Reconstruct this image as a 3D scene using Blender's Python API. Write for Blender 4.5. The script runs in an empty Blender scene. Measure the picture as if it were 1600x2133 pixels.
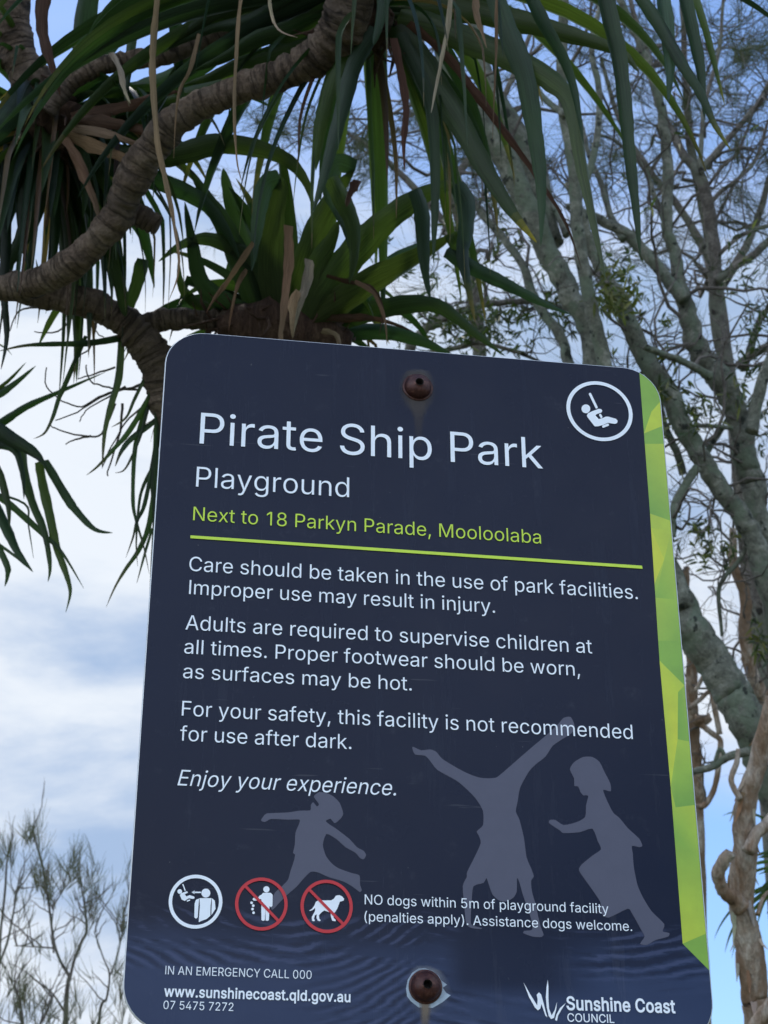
import bpy, math, random
import numpy as np
from mathutils import Vector, Matrix
from mathutils import noise as mnoise
from mathutils.geometry import delaunay_2d_cdt

SC = bpy.context.scene
COL = SC.collection
rad = math.radians

# ------------------------------------------------------------------ camera
FPX = 3600.0                      # focal length in photograph pixels (1600 x 2133)
RV = np.array([-0.4762754, -0.14755792, 0.03528387])
def rodrigues(w):
    th = np.linalg.norm(w); k = w / th
    K = np.array([[0, -k[2], k[1]], [k[2], 0, -k[0]], [-k[1], k[0], 0]])
    return np.eye(3) + math.sin(th) * K + (1 - math.cos(th)) * K @ K
RS = rodrigues(RV)                # sign axes (right, down, away) -> camera (right, down, forward)
A = np.array([[1, 0, 0], [0, 0, -1], [0, 1, 0]], float)
MW = RS @ A                       # world -> camera
MT = MW.T
DS = 1.42                         # metres from lens to the middle of the sign
anch = np.array([(850 - 800) / FPX * DS, (1420 - 1066.5) / FPX * DS, DS])
CAM = -MT @ anch
CAM[2] = 1.55                     # eye height; the sign hangs where the ray meets its plane
def ray(x, y):
    return MT @ np.array([(x - 800) / FPX, (y - 1066.5) / FPX, 1.0])
def at(x, y, d):                  # photograph pixel at a depth of d metres -> world point
    return Vector(CAM + ray(x, y) * d)
def on_sign(x, y):                # photograph pixel -> (X, Z) on the plane of the sign (Y = 0)
    r = ray(x, y); t = -CAM[1] / r[1]
    p = CAM + r * t
    return p[0], p[2]
FWD = Vector(MT @ np.array([0, 0, 1.0]))

cam_data = bpy.data.cameras.new('camera')
cam = bpy.data.objects.new('camera', cam_data)
COL.objects.link(cam)
m3 = np.stack([MT @ np.array([1, 0, 0]), MT @ np.array([0, -1, 0]), MT @ np.array([0, 0, -1])], axis=1)
cam.matrix_world = Matrix.Translation(Vector(CAM)) @ Matrix(m3.tolist()).to_4x4()
cam_data.sensor_fit = 'VERTICAL'
cam_data.sensor_height = 36.0
cam_data.lens = 36.0 * FPX / 2133.0
cam_data.clip_start = 0.05
cam_data.clip_end = 2000
cam_data.dof.use_dof = True
cam_data.dof.focus_distance = 1.5
cam_data.dof.aperture_fstop = 26
SC.camera = cam

# ------------------------------------------------------------------ world, sun, exposure
SUN_EL, SUN_AZ = rad(62), rad(-28)        # azimuth from +Y towards +X: the sun stands behind the sign, to the left
world = bpy.data.worlds.new('World')
SC.world = world
world.use_nodes = True
def build_world():
    nt = world.node_tree; N = nt.nodes; L = nt.links
    N.clear()
    out = N.new('ShaderNodeOutputWorld')
    bg = N.new('ShaderNodeBackground'); bg.inputs['Strength'].default_value = 0.12
    sky = N.new('ShaderNodeTexSky'); sky.sky_type = 'NISHITA'; sky.sun_disc = False
    sky.sun_elevation = SUN_EL; sky.sun_rotation = SUN_AZ
    sky.air_density = 1.0; sky.dust_density = 0.5; sky.ozone_density = 2.0
    tc = N.new('ShaderNodeTexCoord')
    sep = N.new('ShaderNodeSeparateXYZ'); L.new(tc.outputs['Generated'], sep.inputs[0])
    def math_(op, a, b=None, c=None, clamp=False):
        n = N.new('ShaderNodeMath'); n.operation = op; n.use_clamp = clamp
        for i, v in enumerate((a, b, c)):
            if v is None: continue
            if isinstance(v, (int, float)): n.inputs[i].default_value = v
            else: L.new(v, n.inputs[i])
        return n.outputs[0]
    def noise(scale, detail, rough, sc=(1, 1, 1), dist=0.0):
        mp = N.new('ShaderNodeMapping'); mp.inputs['Scale'].default_value = sc
        L.new(tc.outputs['Generated'], mp.inputs['Vector'])
        n = N.new('ShaderNodeTexNoise'); n.inputs['Scale'].default_value = scale
        n.inputs['Detail'].default_value = detail; n.inputs['Roughness'].default_value = rough
        n.inputs['Distortion'].default_value = dist
        L.new(mp.outputs[0], n.inputs['Vector'])
        return n.outputs['Fac']
    def sstep(v, a, b):
        n = N.new('ShaderNodeMapRange'); n.interpolation_type = 'SMOOTHSTEP'
        L.new(v, n.inputs[0]); n.inputs[1].default_value = a; n.inputs[2].default_value = b
        return n.outputs[0]
    z, x, y = sep.outputs['Z'], sep.outputs['X'], sep.outputs['Y']
    # a bank of cloud across the middle of the sky, thinning to blue above and to pale blue low on the right
    n1 = noise(2.2, 7, 0.5, (1, 1, 1.5), 0.1)
    n2 = noise(5.0, 7, 0.52, (1, 1, 1.9), 0.2)
    bank = math_('SUBTRACT', 1.0, math_('MULTIPLY', sstep(z, CL_Z0, CL_Z1), 1.0))
    low = math_('MULTIPLY', sstep(z, 0.40, 0.25), sstep(x, 0.10, 0.28))
    bias = math_('SUBTRACT', math_('MULTIPLY', bank, 0.75), math_('MULTIPLY', low, 1.15))
    dens = math_('ADD', math_('ADD', math_('MULTIPLY', math_('SUBTRACT', n1, 0.5), 1.5), math_('MULTIPLY', math_('SUBTRACT', n2, 0.5), 0.7)), bias)
    mask = sstep(dens, -0.12, 0.55)
    n3 = noise(4.0, 8, 0.56, (1, 1, 3.2), 0.25)
    shade = sstep(math_('ADD', math_('MULTIPLY', n3, 0.8), math_('MULTIPLY', n2, 0.2)), 0.38, 0.60)
    cr = N.new('ShaderNodeMix'); cr.data_type = 'RGBA'
    L.new(shade, cr.inputs[0])
    k = 1 / 0.12
    cr.inputs[6].default_value = (CL_DARK[0] * k, CL_DARK[1] * k, CL_DARK[2] * k, 1)
    cr.inputs[7].default_value = (CL_LITE[0] * k, CL_LITE[1] * k, CL_LITE[2] * k, 1)
    # added boost: unseen clouds behind the camera are brightened to light the sign face
    front = math_('MULTIPLY_ADD', sstep(y, 0.05, -0.55), CL_BACK_BOOST - 1.0, 1.0)
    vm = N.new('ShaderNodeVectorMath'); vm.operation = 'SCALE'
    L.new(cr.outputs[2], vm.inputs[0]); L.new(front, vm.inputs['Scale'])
    hz = N.new('ShaderNodeVectorMath'); hz.operation = 'MULTIPLY'
    L.new(sky.outputs[0], hz.inputs[0]); hz.inputs[1].default_value = SKY_TINT
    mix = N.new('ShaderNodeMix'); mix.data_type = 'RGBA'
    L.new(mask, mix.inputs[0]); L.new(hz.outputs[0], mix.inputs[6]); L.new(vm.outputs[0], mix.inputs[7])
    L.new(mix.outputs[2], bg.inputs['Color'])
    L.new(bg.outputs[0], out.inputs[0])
CL_Z0, CL_Z1 = 0.50, 0.68
CL_DARK = (0.40, 0.54, 0.78)
CL_LITE = (0.86, 0.92, 1.0)
CL_BACK_BOOST = 2.8
SKY_TINT = (1.22, 1.42, 1.64)
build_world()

sun_data = bpy.data.lights.new('sun', 'SUN')
sun_data.energy = 2.0
sun_data.angle = rad(6)
sun_data.color = (1.0, 0.95, 0.88)
sun = bpy.data.objects.new('sun', sun_data)
COL.objects.link(sun)
sd = Vector((math.sin(SUN_AZ) * math.cos(SUN_EL), math.cos(SUN_AZ) * math.cos(SUN_EL), math.sin(SUN_EL)))
sun.rotation_euler = sd.to_track_quat('Z', 'Y').to_euler()
sun.location = (0, 0, 20)

SC.view_settings.view_transform = 'Standard'
SC.view_settings.look = 'None'
SC.view_settings.exposure = 0.0
SC.view_settings.gamma = 1.0
SC.view_settings.use_curve_mapping = False
SC.cycles.use_denoising = True
SC.cycles.max_bounces = 8
SC.cycles.transparent_max_bounces = 12
SC.cycles.use_adaptive_sampling = True

# ------------------------------------------------------------------ materials
class Mat:
    """small wrapper for building node materials"""
    def __init__(s, name):
        s.m = bpy.data.materials.new(name); s.m.use_nodes = True
        s.nt = s.m.node_tree; s.N = s.nt.nodes; s.L = s.nt.links
        s.b = s.N['Principled BSDF']; s.out = s.N['Material Output']
        s.tc = s.N.new('ShaderNodeTexCoord')
    def set(s, **k):
        for n, v in k.items():
            i = s.b.inputs[n.replace('_', ' ')]
            if hasattr(v, 'links'): s.L.new(v, i)
            else: i.default_value = v
        return s
    def mapping(s, kind='Object', scale=(1, 1, 1), rot=(0, 0, 0)):
        mp = s.N.new('ShaderNodeMapping'); mp.inputs['Scale'].default_value = scale; mp.inputs['Rotation'].default_value = rot
        s.L.new(s.tc.outputs[kind], mp.inputs['Vector']); return mp.outputs[0]
    def noise(s, scale, detail=4, rough=.55, vec=None, dist=0):
        n = s.N.new('ShaderNodeTexNoise'); n.inputs['Scale'].default_value = scale
        n.inputs['Detail'].default_value = detail; n.inputs['Roughness'].default_value = rough; n.inputs['Distortion'].default_value = dist
        s.L.new(vec if vec is not None else s.mapping(), n.inputs['Vector']); return n.outputs['Fac']
    def ramp(s, fac, stops):
        r = s.N.new('ShaderNodeValToRGB'); e = r.color_ramp.elements
        while len(e) < len(stops): e.new(.5)
        for el, (p, c) in zip(e, stops):
            el.position = p; el.color = (*c, 1) if len(c) == 3 else c
        s.L.new(fac, r.inputs[0]); return r.outputs[0]
    def math(s, op, a, b=None, c=None, clamp=False):
        n = s.N.new('ShaderNodeMath'); n.operation = op; n.use_clamp = clamp
        for i, v in enumerate((a, b, c)):
            if v is None: continue
            if isinstance(v, (int, float)): n.inputs[i].default_value = v
            else: s.L.new(v, n.inputs[i])
        return n.outputs[0]
    def sstep(s, v, a, b):
        n = s.N.new('ShaderNodeMapRange'); n.interpolation_type = 'SMOOTHSTEP'
        s.L.new(v, n.inputs[0]); n.inputs[1].default_value = a; n.inputs[2].default_value = b
        return n.outputs[0]
    def mix(s, f, a, b, mode='MIX'):
        n = s.N.new('ShaderNodeMix'); n.data_type = 'RGBA'; n.blend_type = mode
        for i, v in ((0, f), (6, a), (7, b)):
            if isinstance(v, (int, float)): n.inputs[i].default_value = v
            elif isinstance(v, tuple): n.inputs[i].default_value = (*v, 1)
            else: s.L.new(v, n.inputs[i])
        return n.outputs[2]
    def attr(s, name='Col'):
        n = s.N.new('ShaderNodeAttribute'); n.attribute_name = name; return n.outputs['Color']
    def bump(s, h, strength=.4, dist=.01):
        n = s.N.new('ShaderNodeBump'); n.inputs['Strength'].default_value = strength; n.inputs['Distance'].default_value = dist
        s.L.new(h, n.inputs['Height']); s.L.new(n.outputs[0], s.b.inputs['Normal']); return s

def mat_flat(name, col, rough=.4, spec=.5, metal=0, var=.06, scale=40):
    M = Mat(name)
    n = M.noise(scale, 4)
    c = M.ramp(n, [(.3, tuple(v * (1 - var) for v in col)), (.7, tuple(min(1, v * (1 + var)) for v in col))])
    M.set(Base_Color=c, Roughness=rough, Metallic=metal)
    M.b.inputs['Specular IOR Level'].default_value = spec
    return M.m

def mat_bark(name, stops, scale=14, patch=None, patch_scale=9, bump=.6, stretch=(1, 1, 1), ring=None, dark=None, dark_at=.62):
    M = Mat(name)
    v = M.mapping('Object', stretch)
    n = M.noise(scale, 8, .65, v, .3)
    c = M.ramp(n, stops)
    g = M.noise(scale * 5.5, 6, .75, v, .2)
    c = M.mix(1.0, c, M.ramp(g, [(.3, (.50, .50, .50)), (.7, (1.45, 1.45, 1.45))]), 'MULTIPLY')
    h = M.math('ADD', n, M.math('MULTIPLY', g, .45))
    if patch:
        p = M.noise(patch_scale, 5, .6, M.mapping('Object', (1, 1, .7)))
        f = M.sstep(p, .48, .58)
        n3 = M.noise(scale * 4, 4, .7)
        c = M.mix(M.math('MULTIPLY', f, .8), c, M.ramp(n3, [(.3, tuple(.6 * q for q in patch)), (.7, patch)]))
    if dark:
        p = M.noise(patch_scale * 2.3, 3, .5, M.mapping('Object', (1, 1, .8)))
        c = M.mix(M.sstep(p, dark_at, dark_at + .07), c, dark)
    if ring:
        uv = M.tc.outputs['UV']
        sp = M.N.new('ShaderNodeSeparateXYZ'); M.L.new(uv, sp.inputs[0])
        cv = M.N.new('ShaderNodeCombineXYZ')
        M.L.new(M.math('ADD', M.math('MULTIPLY', sp.outputs[1], ring), M.math('MULTIPLY', M.noise(20, 4, .6), 3.0)), cv.inputs[1])
        M.L.new(M.math('MULTIPLY', M.math('ABSOLUTE', M.math('SUBTRACT', sp.outputs[0], .5)), 1.6), cv.inputs[0])
        s2 = M.sstep(M.noise(1.0, 5, .7, cv.outputs[0]), .50, .66)
        c = M.mix(M.math('MULTIPLY', s2, .62), c, tuple(.5 * q for q in stops[0][1]))
        h = M.math('SUBTRACT', h, M.math('MULTIPLY', s2, .3))
    M.set(Base_Color=c, Roughness=.85)
    M.b.inputs['Specular IOR Level'].default_value = .25
    M.bump(h, bump, .012)
    return M.m

def mat_leaf(name, trans=.35, rough=.38, vein=True, tcol=(.9, 1.3, .35), spec=.5):
    """per-leaf colour comes from the mesh colour attribute; fine lengthwise veins from the UV"""
    M = Mat(name)
    col = M.attr('Col')
    if vein:
        n = M.noise(1, 3, .6, M.mapping('UV', (42, 3.5, 1)))
        col = M.mix(1.0, col, M.ramp(n, [(.3, (.5, .5, .5)), (.7, (1.4, 1.4, 1.4))]), 'MULTIPLY')
        n2 = M.noise(7, 3, .6)
        col = M.mix(1.0, col, M.ramp(n2, [(.3, (.75, .78, .75)), (.7, (1.2, 1.15, 1.1))]), 'MULTIPLY')
        M.bump(n, .25, .003)
    M.set(Base_Color=col, Roughness=rough)
    M.b.inputs['Specular IOR Level'].default_value = spec
    if trans > 0:
        t = M.N.new('ShaderNodeBsdfTranslucent')
        M.L.new(M.mix(1.0, col, tcol, 'MULTIPLY'), t.inputs['Color'])
        ms = M.N.new('ShaderNodeMixShader'); ms.inputs[0].default_value = trans
        M.L.new(M.b.outputs[0], ms.inputs[1]); M.L.new(t.outputs[0], ms.inputs[2])
        M.L.new(ms.outputs[0], M.out.inputs[0])
    return M.m

# ------------------------------------------------------------------ mesh builder
def unit(v):
    return v.normalized() if v.length > 1e-9 else Vector((0, 0, 1))

class MB:
    def __init__(s):
        s.v, s.f, s.uv, s.c, s.mi, s.sm = [], [], [], [], [], []
    def face(s, idx, uvs=None, col=(1, 1, 1), mi=0, smooth=True):
        s.f.append(idx); s.uv.append(uvs or [(0, 0)] * len(idx))
        s.c.append(col); s.mi.append(mi); s.sm.append(smooth)
    def tube(s, pts, rads, n=8, col=(1, 1, 1), rough=0.0, rng=None, cap=True):
        m = len(pts); b0 = len(s.v); up = None; L = 0
        prev = None
        for i in range(m):
            t = unit(pts[min(i + 1, m - 1)] - pts[max(i - 1, 0)])
            if prev is None:
                a = Vector((0, 0, 1)) if abs(t.z) < .9 else Vector((1, 0, 0))
                u = unit(a - t * a.dot(t))
            else:
                u = unit(prev - t * prev.dot(t))
            w = t.cross(u); prev = u
            if i: L += (pts[i] - pts[i - 1]).length
            for j in range(n):
                an = 2 * math.pi * j / n
                r = rads[i]; e = u * math.cos(an) + w * math.sin(an)
                if rough:
                    q = pts[i] + e * r; k = .35 / max(rads[i], .004)
                    r *= 1 + rough * (2.2 * mnoise.noise(q * k) + 1.2 * mnoise.noise(q * k * 2.7)) + rough * .35 * (rng.random() * 2 - 1)
                s.v.append(pts[i] + e * r)
            if i:
                l0 = L - (pts[i] - pts[i - 1]).length
                for j in range(n):
                    k = (j + 1) % n
                    a0, a1 = b0 + (i - 1) * n + j, b0 + (i - 1) * n + k
                    s.face((a0, a1, a1 + n, a0 + n), [(j / n, l0), ((j + 1) / n, l0), ((j + 1) / n, L), (j / n, L)], col)
        if cap:
            s.face(tuple(b0 + j for j in reversed(range(n))), None, col)
            s.face(tuple(b0 + (m - 1) * n + j for j in range(n)), None, col)
    def ribbon(s, pts, wid, side, fold=.25, col=(1, 1, 1), twist=None, tip=None):
        """a strap leaf: V cross-section of three vertices, pts with widths; side = function(i, tangent) -> side vector"""
        m = len(pts); b0 = len(s.v); L = 0; tot = sum((pts[i] - pts[i - 1]).length for i in range(1, m)) or 1
        for i in range(m):
            t = unit(pts[min(i + 1, m - 1)] - pts[max(i - 1, 0)])
            sd = side(i, t); nn = unit(sd.cross(t)); h = wid[i] * .5
            s.v += [pts[i] - sd * h + nn * h * fold, pts[i] - nn * h * fold, pts[i] + sd * h + nn * h * fold]
            if i:
                l0 = L; L += (pts[i] - pts[i - 1]).length / tot
                c = col
                if tip is not None and L > tip[0]:
                    q = min(1, (L - tip[0]) / max(1e-3, 1 - tip[0])); c = tuple(a * (1 - q) + b * q for a, b in zip(col, tip[1]))
                for j in range(2):
                    a = b0 + (i - 1) * 3 + j
                    s.face((a, a + 1, a + 4, a + 3), [(j * .5, l0), (j * .5 + .5, l0), (j * .5 + .5, L), (j * .5, L)], c)
    def poly(s, pts3, col=(1, 1, 1), mi=0, smooth=False):
        b = len(s.v); s.v += [Vector(p) for p in pts3]
        s.face(tuple(range(b, b + len(pts3))), None, col, mi, smooth)
    def build(s, name, mat, parent=None, mats=None):
        me = bpy.data.meshes.new(name)
        o0 = parent_world(parent)
        me.from_pydata([tuple(Vector(p) - o0) for p in s.v], [], s.f)
        for mm in (mats or [mat]): me.materials.append(mm)
        n = len(me.loops)
        uvl = me.uv_layers.new(name='UVMap')
        uvl.data.foreach_set('uv', [q for u in s.uv for p in u for q in p])
        ca = me.color_attributes.new('Col', 'FLOAT_COLOR', 'CORNER')
        cols = []
        for f, c in zip(s.f, s.c):
            if len(c) and isinstance(c[0], (tuple, list)):
                for q in c: cols += [*q, 1]
            else:
                cols += [*c, 1] * len(f)
        ca.data.foreach_set('color', cols)
        me.polygons.foreach_set('material_index', s.mi)
        me.polygons.foreach_set('use_smooth', s.sm)
        me.update()
        o = bpy.data.objects.new(name, me); COL.objects.link(o)
        if parent is not None: o.parent = parent
        return o

WORLD_LOC = {}
def parent_world(p):
    if p is None: return Vector((0, 0, 0))
    return WORLD_LOC.get(p.name, WORLD_LOC.get(p.parent.name if p.parent else '', Vector((0, 0, 0))))
def tag(o, label, cat, group=None, kind=None):
    o['label'] = label; o['category'] = cat
    if group: o['group'] = group
    if kind: o['kind'] = kind
    return o
def thing(name, label, cat, loc, group=None):
    o = bpy.data.objects.new(name, None); COL.objects.link(o)
    o.empty_display_size = .1
    o.location = loc; WORLD_LOC[o.name] = Vector(loc)
    return tag(o, label, cat, group)

def smooth(pts, n=6):
    """Catmull-Rom through a list of (Vector, value...) tuples"""
    out = []
    P = [pts[0]] + list(pts) + [pts[-1]]
    for i in range(1, len(P) - 2):
        p0, p1, p2, p3 = P[i - 1], P[i], P[i + 1], P[i + 2]
        for k in range(n):
            t = k / n; t2 = t * t; t3 = t2 * t
            f = (-.5 * t3 + t2 - .5 * t, 1.5 * t3 - 2.5 * t2 + 1, -1.5 * t3 + 2 * t2 + .5 * t, .5 * t3 - .5 * t2)
            out.append(tuple(a * f[0] + b * f[1] + c * f[2] + d * f[3] for a, b, c, d in zip(p0, p1, p2, p3)))
    out.append(tuple(pts[-1]))
    return out
# ------------------------------------------------------------------ setting
def build_ground():
    M = Mat('park_grass')
    n = M.noise(6, 8, .7); n2 = M.noise(.35, 4, .6)
    c = M.ramp(n, [(.25, (.03, .045, .015)), (.5, (.07, .1, .03)), (.8, (.16, .15, .07))])
    c = M.mix(M.sstep(n2, .5, .62), c, (.28, .24, .17))
    M.set(Base_Color=c, Roughness=.95); M.bump(n, .8, .05)
    b = MB(); S = 600; K = 24
    for i in range(K + 1):
        for j in range(K + 1):
            x = (i / K * 2 - 1); y = (j / K * 2 - 1)
            b.v.append(Vector((math.copysign(abs(x) ** 2.2, x) * S, math.copysign(abs(y) ** 2.2, y) * S, 0)))
    for i in range(K):
        for j in range(K):
            a = i * (K + 1) + j
            b.face((a, a + K + 1, a + K + 2, a + 1))
    g = b.build('ground', M.m)
    g['kind'] = 'structure'
build_ground()

# ------------------------------------------------------------------ the sign
sign = thing('park_sign', 'navy playground sign with lime edge and two rusty bolts, in front of the spiky tree', 'sign', (0, .05, 0))

X0 = .5 * (on_sign(339, 784)[0] + on_sign(275, 1817)[0])
X1 = .5 * (on_sign(1379.5, 857.5)[0] + on_sign(1479.7, 2022.6)[0])
Z1 = .5 * (on_sign(600, 708.5)[1] + on_sign(1200, 755.5)[1])
RC = 0.0345
Z0 = on_sign(262, 2046)[1] - RC
def rrect(x0, x1, z0, z1, r, n=10):
    out = []
    for cx, cz, a0 in ((x1 - r, z1 - r, 0), (x0 + r, z1 - r, 90), (x0 + r, z0 + r, 180), (x1 - r, z0 + r, 270)):
        for k in range(n + 1):
            a = rad(a0 + 90 * k / n); out.append((cx + r * math.cos(a), cz + r * math.sin(a)))
    return out
def build_panel():
    M = Mat('printed_navy_film')
    sp = M.N.new('ShaderNodeSeparateXYZ'); M.L.new(M.tc.outputs['Object'], sp.inputs[0])
    x, z = sp.outputs['X'], sp.outputs['Z']
    H = Z1 - Z0
    # printed sand-and-water band along the foot: paler blue, with dark ripple lines above and around the bolt
    wob = M.noise(14, 5, .6, M.mapping('Object', (1, 1, 2.4)))
    zz = M.math('ADD', z, M.math('MULTIPLY', M.math('SUBTRACT', wob, .5), .03))
    foot = M.sstep(zz, Z0 + H * .155, Z0 + H * .075)
    gap = M.math('MULTIPLY', M.sstep(x, .02, .045), M.sstep(x, .155, .10))          # plain dark patch right of the bolt
    gap = M.math('MULTIPLY', gap, M.sstep(z, Z0 + H * .045, Z0 + H * .075))
    footm = M.math('MULTIPLY', foot, M.math('SUBTRACT', 1.0, M.math('MULTIPLY', gap, .85)))
    base = M.ramp(M.noise(2.2, 3), [(.3, NAVY_A), (.7, NAVY_B)])
    footc = M.ramp(M.noise(7, 4), [(.3, FOOT_A), (.7, FOOT_B)])
    col = M.mix(footm, base, footc)
    # ripples bend round the bolt
    bx, bz = on_sign(886, 2056)
    dx = M.math('SUBTRACT', x, bx); dz = M.math('SUBTRACT', z, bz)
    d = M.math('SQRT', M.math('ADD', M.math('MULTIPLY', dx, dx), M.math('MULTIPLY', dz, dz)))
    near = M.math('MULTIPLY', M.sstep(M.math('ADD', d, M.math('MULTIPLY', M.math('SUBTRACT', M.noise(18, 5, .65), .5), .05)), .115, .035), .95)
    warp = M.noise(22, 6, .62, M.mapping('Object', (.45, 1, 1.2)), .6)
    bend = M.math('MULTIPLY', M.math('MINIMUM', dx, M.math('MULTIPLY', dx, -.35)), M.sstep(d, .26, .0))
    rip = M.math('SINE', M.math('ADD', M.math('MULTIPLY', M.math('SUBTRACT', z, M.math('MULTIPLY', bend, .75)), 760), M.math('MULTIPLY', warp, 15)))
    brk = M.sstep(M.noise(34, 6, .7, M.mapping('Object', (.30, 1, 1.9))), .43, .56)
    zone = M.math('MULTIPLY', M.sstep(zz, Z0 + H * .165, Z0 + H * .135), M.sstep(zz, Z0 + H * .055, Z0 + H * .10))
    zone = M.math('MAXIMUM', zone, M.math('MULTIPLY', near, M.sstep(zz, Z0 + H * .15, Z0 + H * .125)))
    zone = M.math('MULTIPLY', zone, M.math('SUBTRACT', 1.0, gap))
    rmask = M.math('MULTIPLY', M.math('MULTIPLY', M.sstep(rip, -.1, .9), zone), M.math('MULTIPLY_ADD', brk, .9, .06), clamp=True)
    col = M.mix(M.math('MULTIPLY', rmask, .75), col, (.009, .012, .030))
    lmask = M.math('MULTIPLY', M.math('MULTIPLY', M.sstep(rip, -.2, -.95), M.math('MULTIPLY', zone, brk)), .40, clamp=True)
    col = M.mix(lmask, col, (.085, .10, .19))
    # weathering: faint pale dust and tiny specks
    dust = M.sstep(M.noise(55, 6, .7), .58, .80)
    col = M.mix(M.math('MULTIPLY', dust, .10), col, (.16, .17, .20))
    streak = M.sstep(M.noise(26, 6, .7, M.mapping('Object', (2.2, 1, .22))), .55, .78)
    col = M.mix(M.math('MULTIPLY', streak, .12), col, (.13, .14, .17))
    scr = M.sstep(M.noise(60, 2, .5, M.mapping('Object', (.25, 1, 5), (0, .5, 0))), .70, .74)
    col = M.mix(M.math('MULTIPLY', scr, .14), col, (.2, .2, .22))
    speck = M.sstep(M.noise(240, 2, .5), .745, .79)
    col = M.mix(M.math('MULTIPLY', speck, .35), col, (.2, .2, .2))
    rg = M.math('ADD', M.math('MULTIPLY_ADD', M.noise(25, 5), .18, .16), M.math('MULTIPLY', streak, .25))
    M.set(Base_Color=col, Roughness=rg)
    M.b.inputs['Specular IOR Level'].default_value = .13
    hb = M.math('ADD', M.noise(9, 3), M.math('MULTIPLY', M.noise(130, 3), .06))
    M.bump(hb, .05, .004)
    E = mat_flat('aluminium_edge', (.62, .64, .66), .45, .5, .35, .12, 80)
    b = MB()
    rings = [(.0009, 0.0), (0, .0008), (0, .0026), (.0006, .0032)]
    loops = []
    for ins, y in rings:
        lp = rrect(X0 + ins, X1 - ins, Z0 + ins, Z1 - ins, RC - ins)
        loops.append([len(b.v) + i for i in range(len(lp))])
        b.v += [Vector((p[0], y, p[1])) for p in lp]
    n = len(loops[0])
    b.face(tuple(reversed(loops[0])), None, (1, 1, 1), 0, False)
    b.face(tuple(loops[-1]), None, (1, 1, 1), 1, False)
    for a, c in zip(loops, loops[1:]):
        for i in range(n):
            j = (i + 1) % n
            b.face((a[i], c[i], c[j], a[j])[::-1], None, (1, 1, 1), 1, True)
    b.build('panel', None, sign, [M.m, E])
NAVY_A, NAVY_B = (.0058, .0092, .026), (.0090, .0138, .035)
FOOT_A, FOOT_B = (.022, .034, .078), (.036, .052, .108)
build_panel()

def sheet(polys, y, name, mat, parent=None, cols=None):
    """flat print on the sign: polygons in photograph pixels, laid y metres proud of the panel"""
    b = MB()
    for k, p in enumerate(polys):
        q = [on_sign(*c) for c in p]
        tri_fill(b, [q], y, cols[k] if cols else (1, 1, 1))
    return b.build(name, mat, parent or sign)
def wind(pt, contours):
    w = 0; x, z = pt
    for c in contours:
        for i in range(len(c)):
            (xa, za), (xb, zb) = c[i], c[(i + 1) % len(c)]
            if (za <= z) != (zb <= z):
                t = (z - za) / (zb - za)
                if xa + t * (xb - xa) > x: w += 1 if zb > za else -1
    return w
def triangulate(contours):
    vs, es = [], []
    for c in contours:
        b = len(vs); vs += [Vector(p) for p in c]
        es += [(b + i, b + (i + 1) % len(c)) for i in range(len(c))]
    ov, oe, of, *_ = delaunay_2d_cdt(vs, es, [], 0, 1e-7)
    fs = []
    for f in of:
        cx = sum(ov[i].x for i in f) / len(f); cz = sum(ov[i].y for i in f) / len(f)
        if wind((cx, cz), contours) != 0: fs.append(tuple(f))
    return [tuple(p) for p in ov], fs
def tri_fill(b, contours, y, col=(1, 1, 1)):
    # scale up for a robust triangulation
    K = 100.0
    ov, fs = triangulate([[(p[0] * K, p[1] * K) for p in c] for c in contours])
    o = len(b.v); b.v += [Vector((p[0] / K, -y, p[1] / K)) for p in ov]
    for f in fs:
        a = [ov[i] for i in f]
        ar = sum(a[i][0] * a[(i + 1) % len(a)][1] - a[(i + 1) % len(a)][0] * a[i][1] for i in range(len(a)))
        if ar < 0: f = f[::-1]
        b.face(tuple(o + i for i in f), None, col, 0, False)

def mat_print(name, col, rough=.32):
    M = Mat(name)
    n = M.noise(60, 6, .7); n2 = M.noise(6, 3)
    c = M.ramp(n, [(.3, tuple(v * .93 for v in col)), (.62, col), (.85, tuple(v * .85 for v in col))])
    M.set(Base_Color=c, Roughness=rough)
    M.b.inputs['Specular IOR Level'].default_value = .2
    return M.m
WHITE = mat_print('white_print', (.84, .88, .94))
LIME = mat_print('lime_print', (.56, .74, .07))
RED = mat_print('red_print', (.55, .035, .045))
MAUVE = mat_print('mauve_print', (.088, .090, .130))

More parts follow.
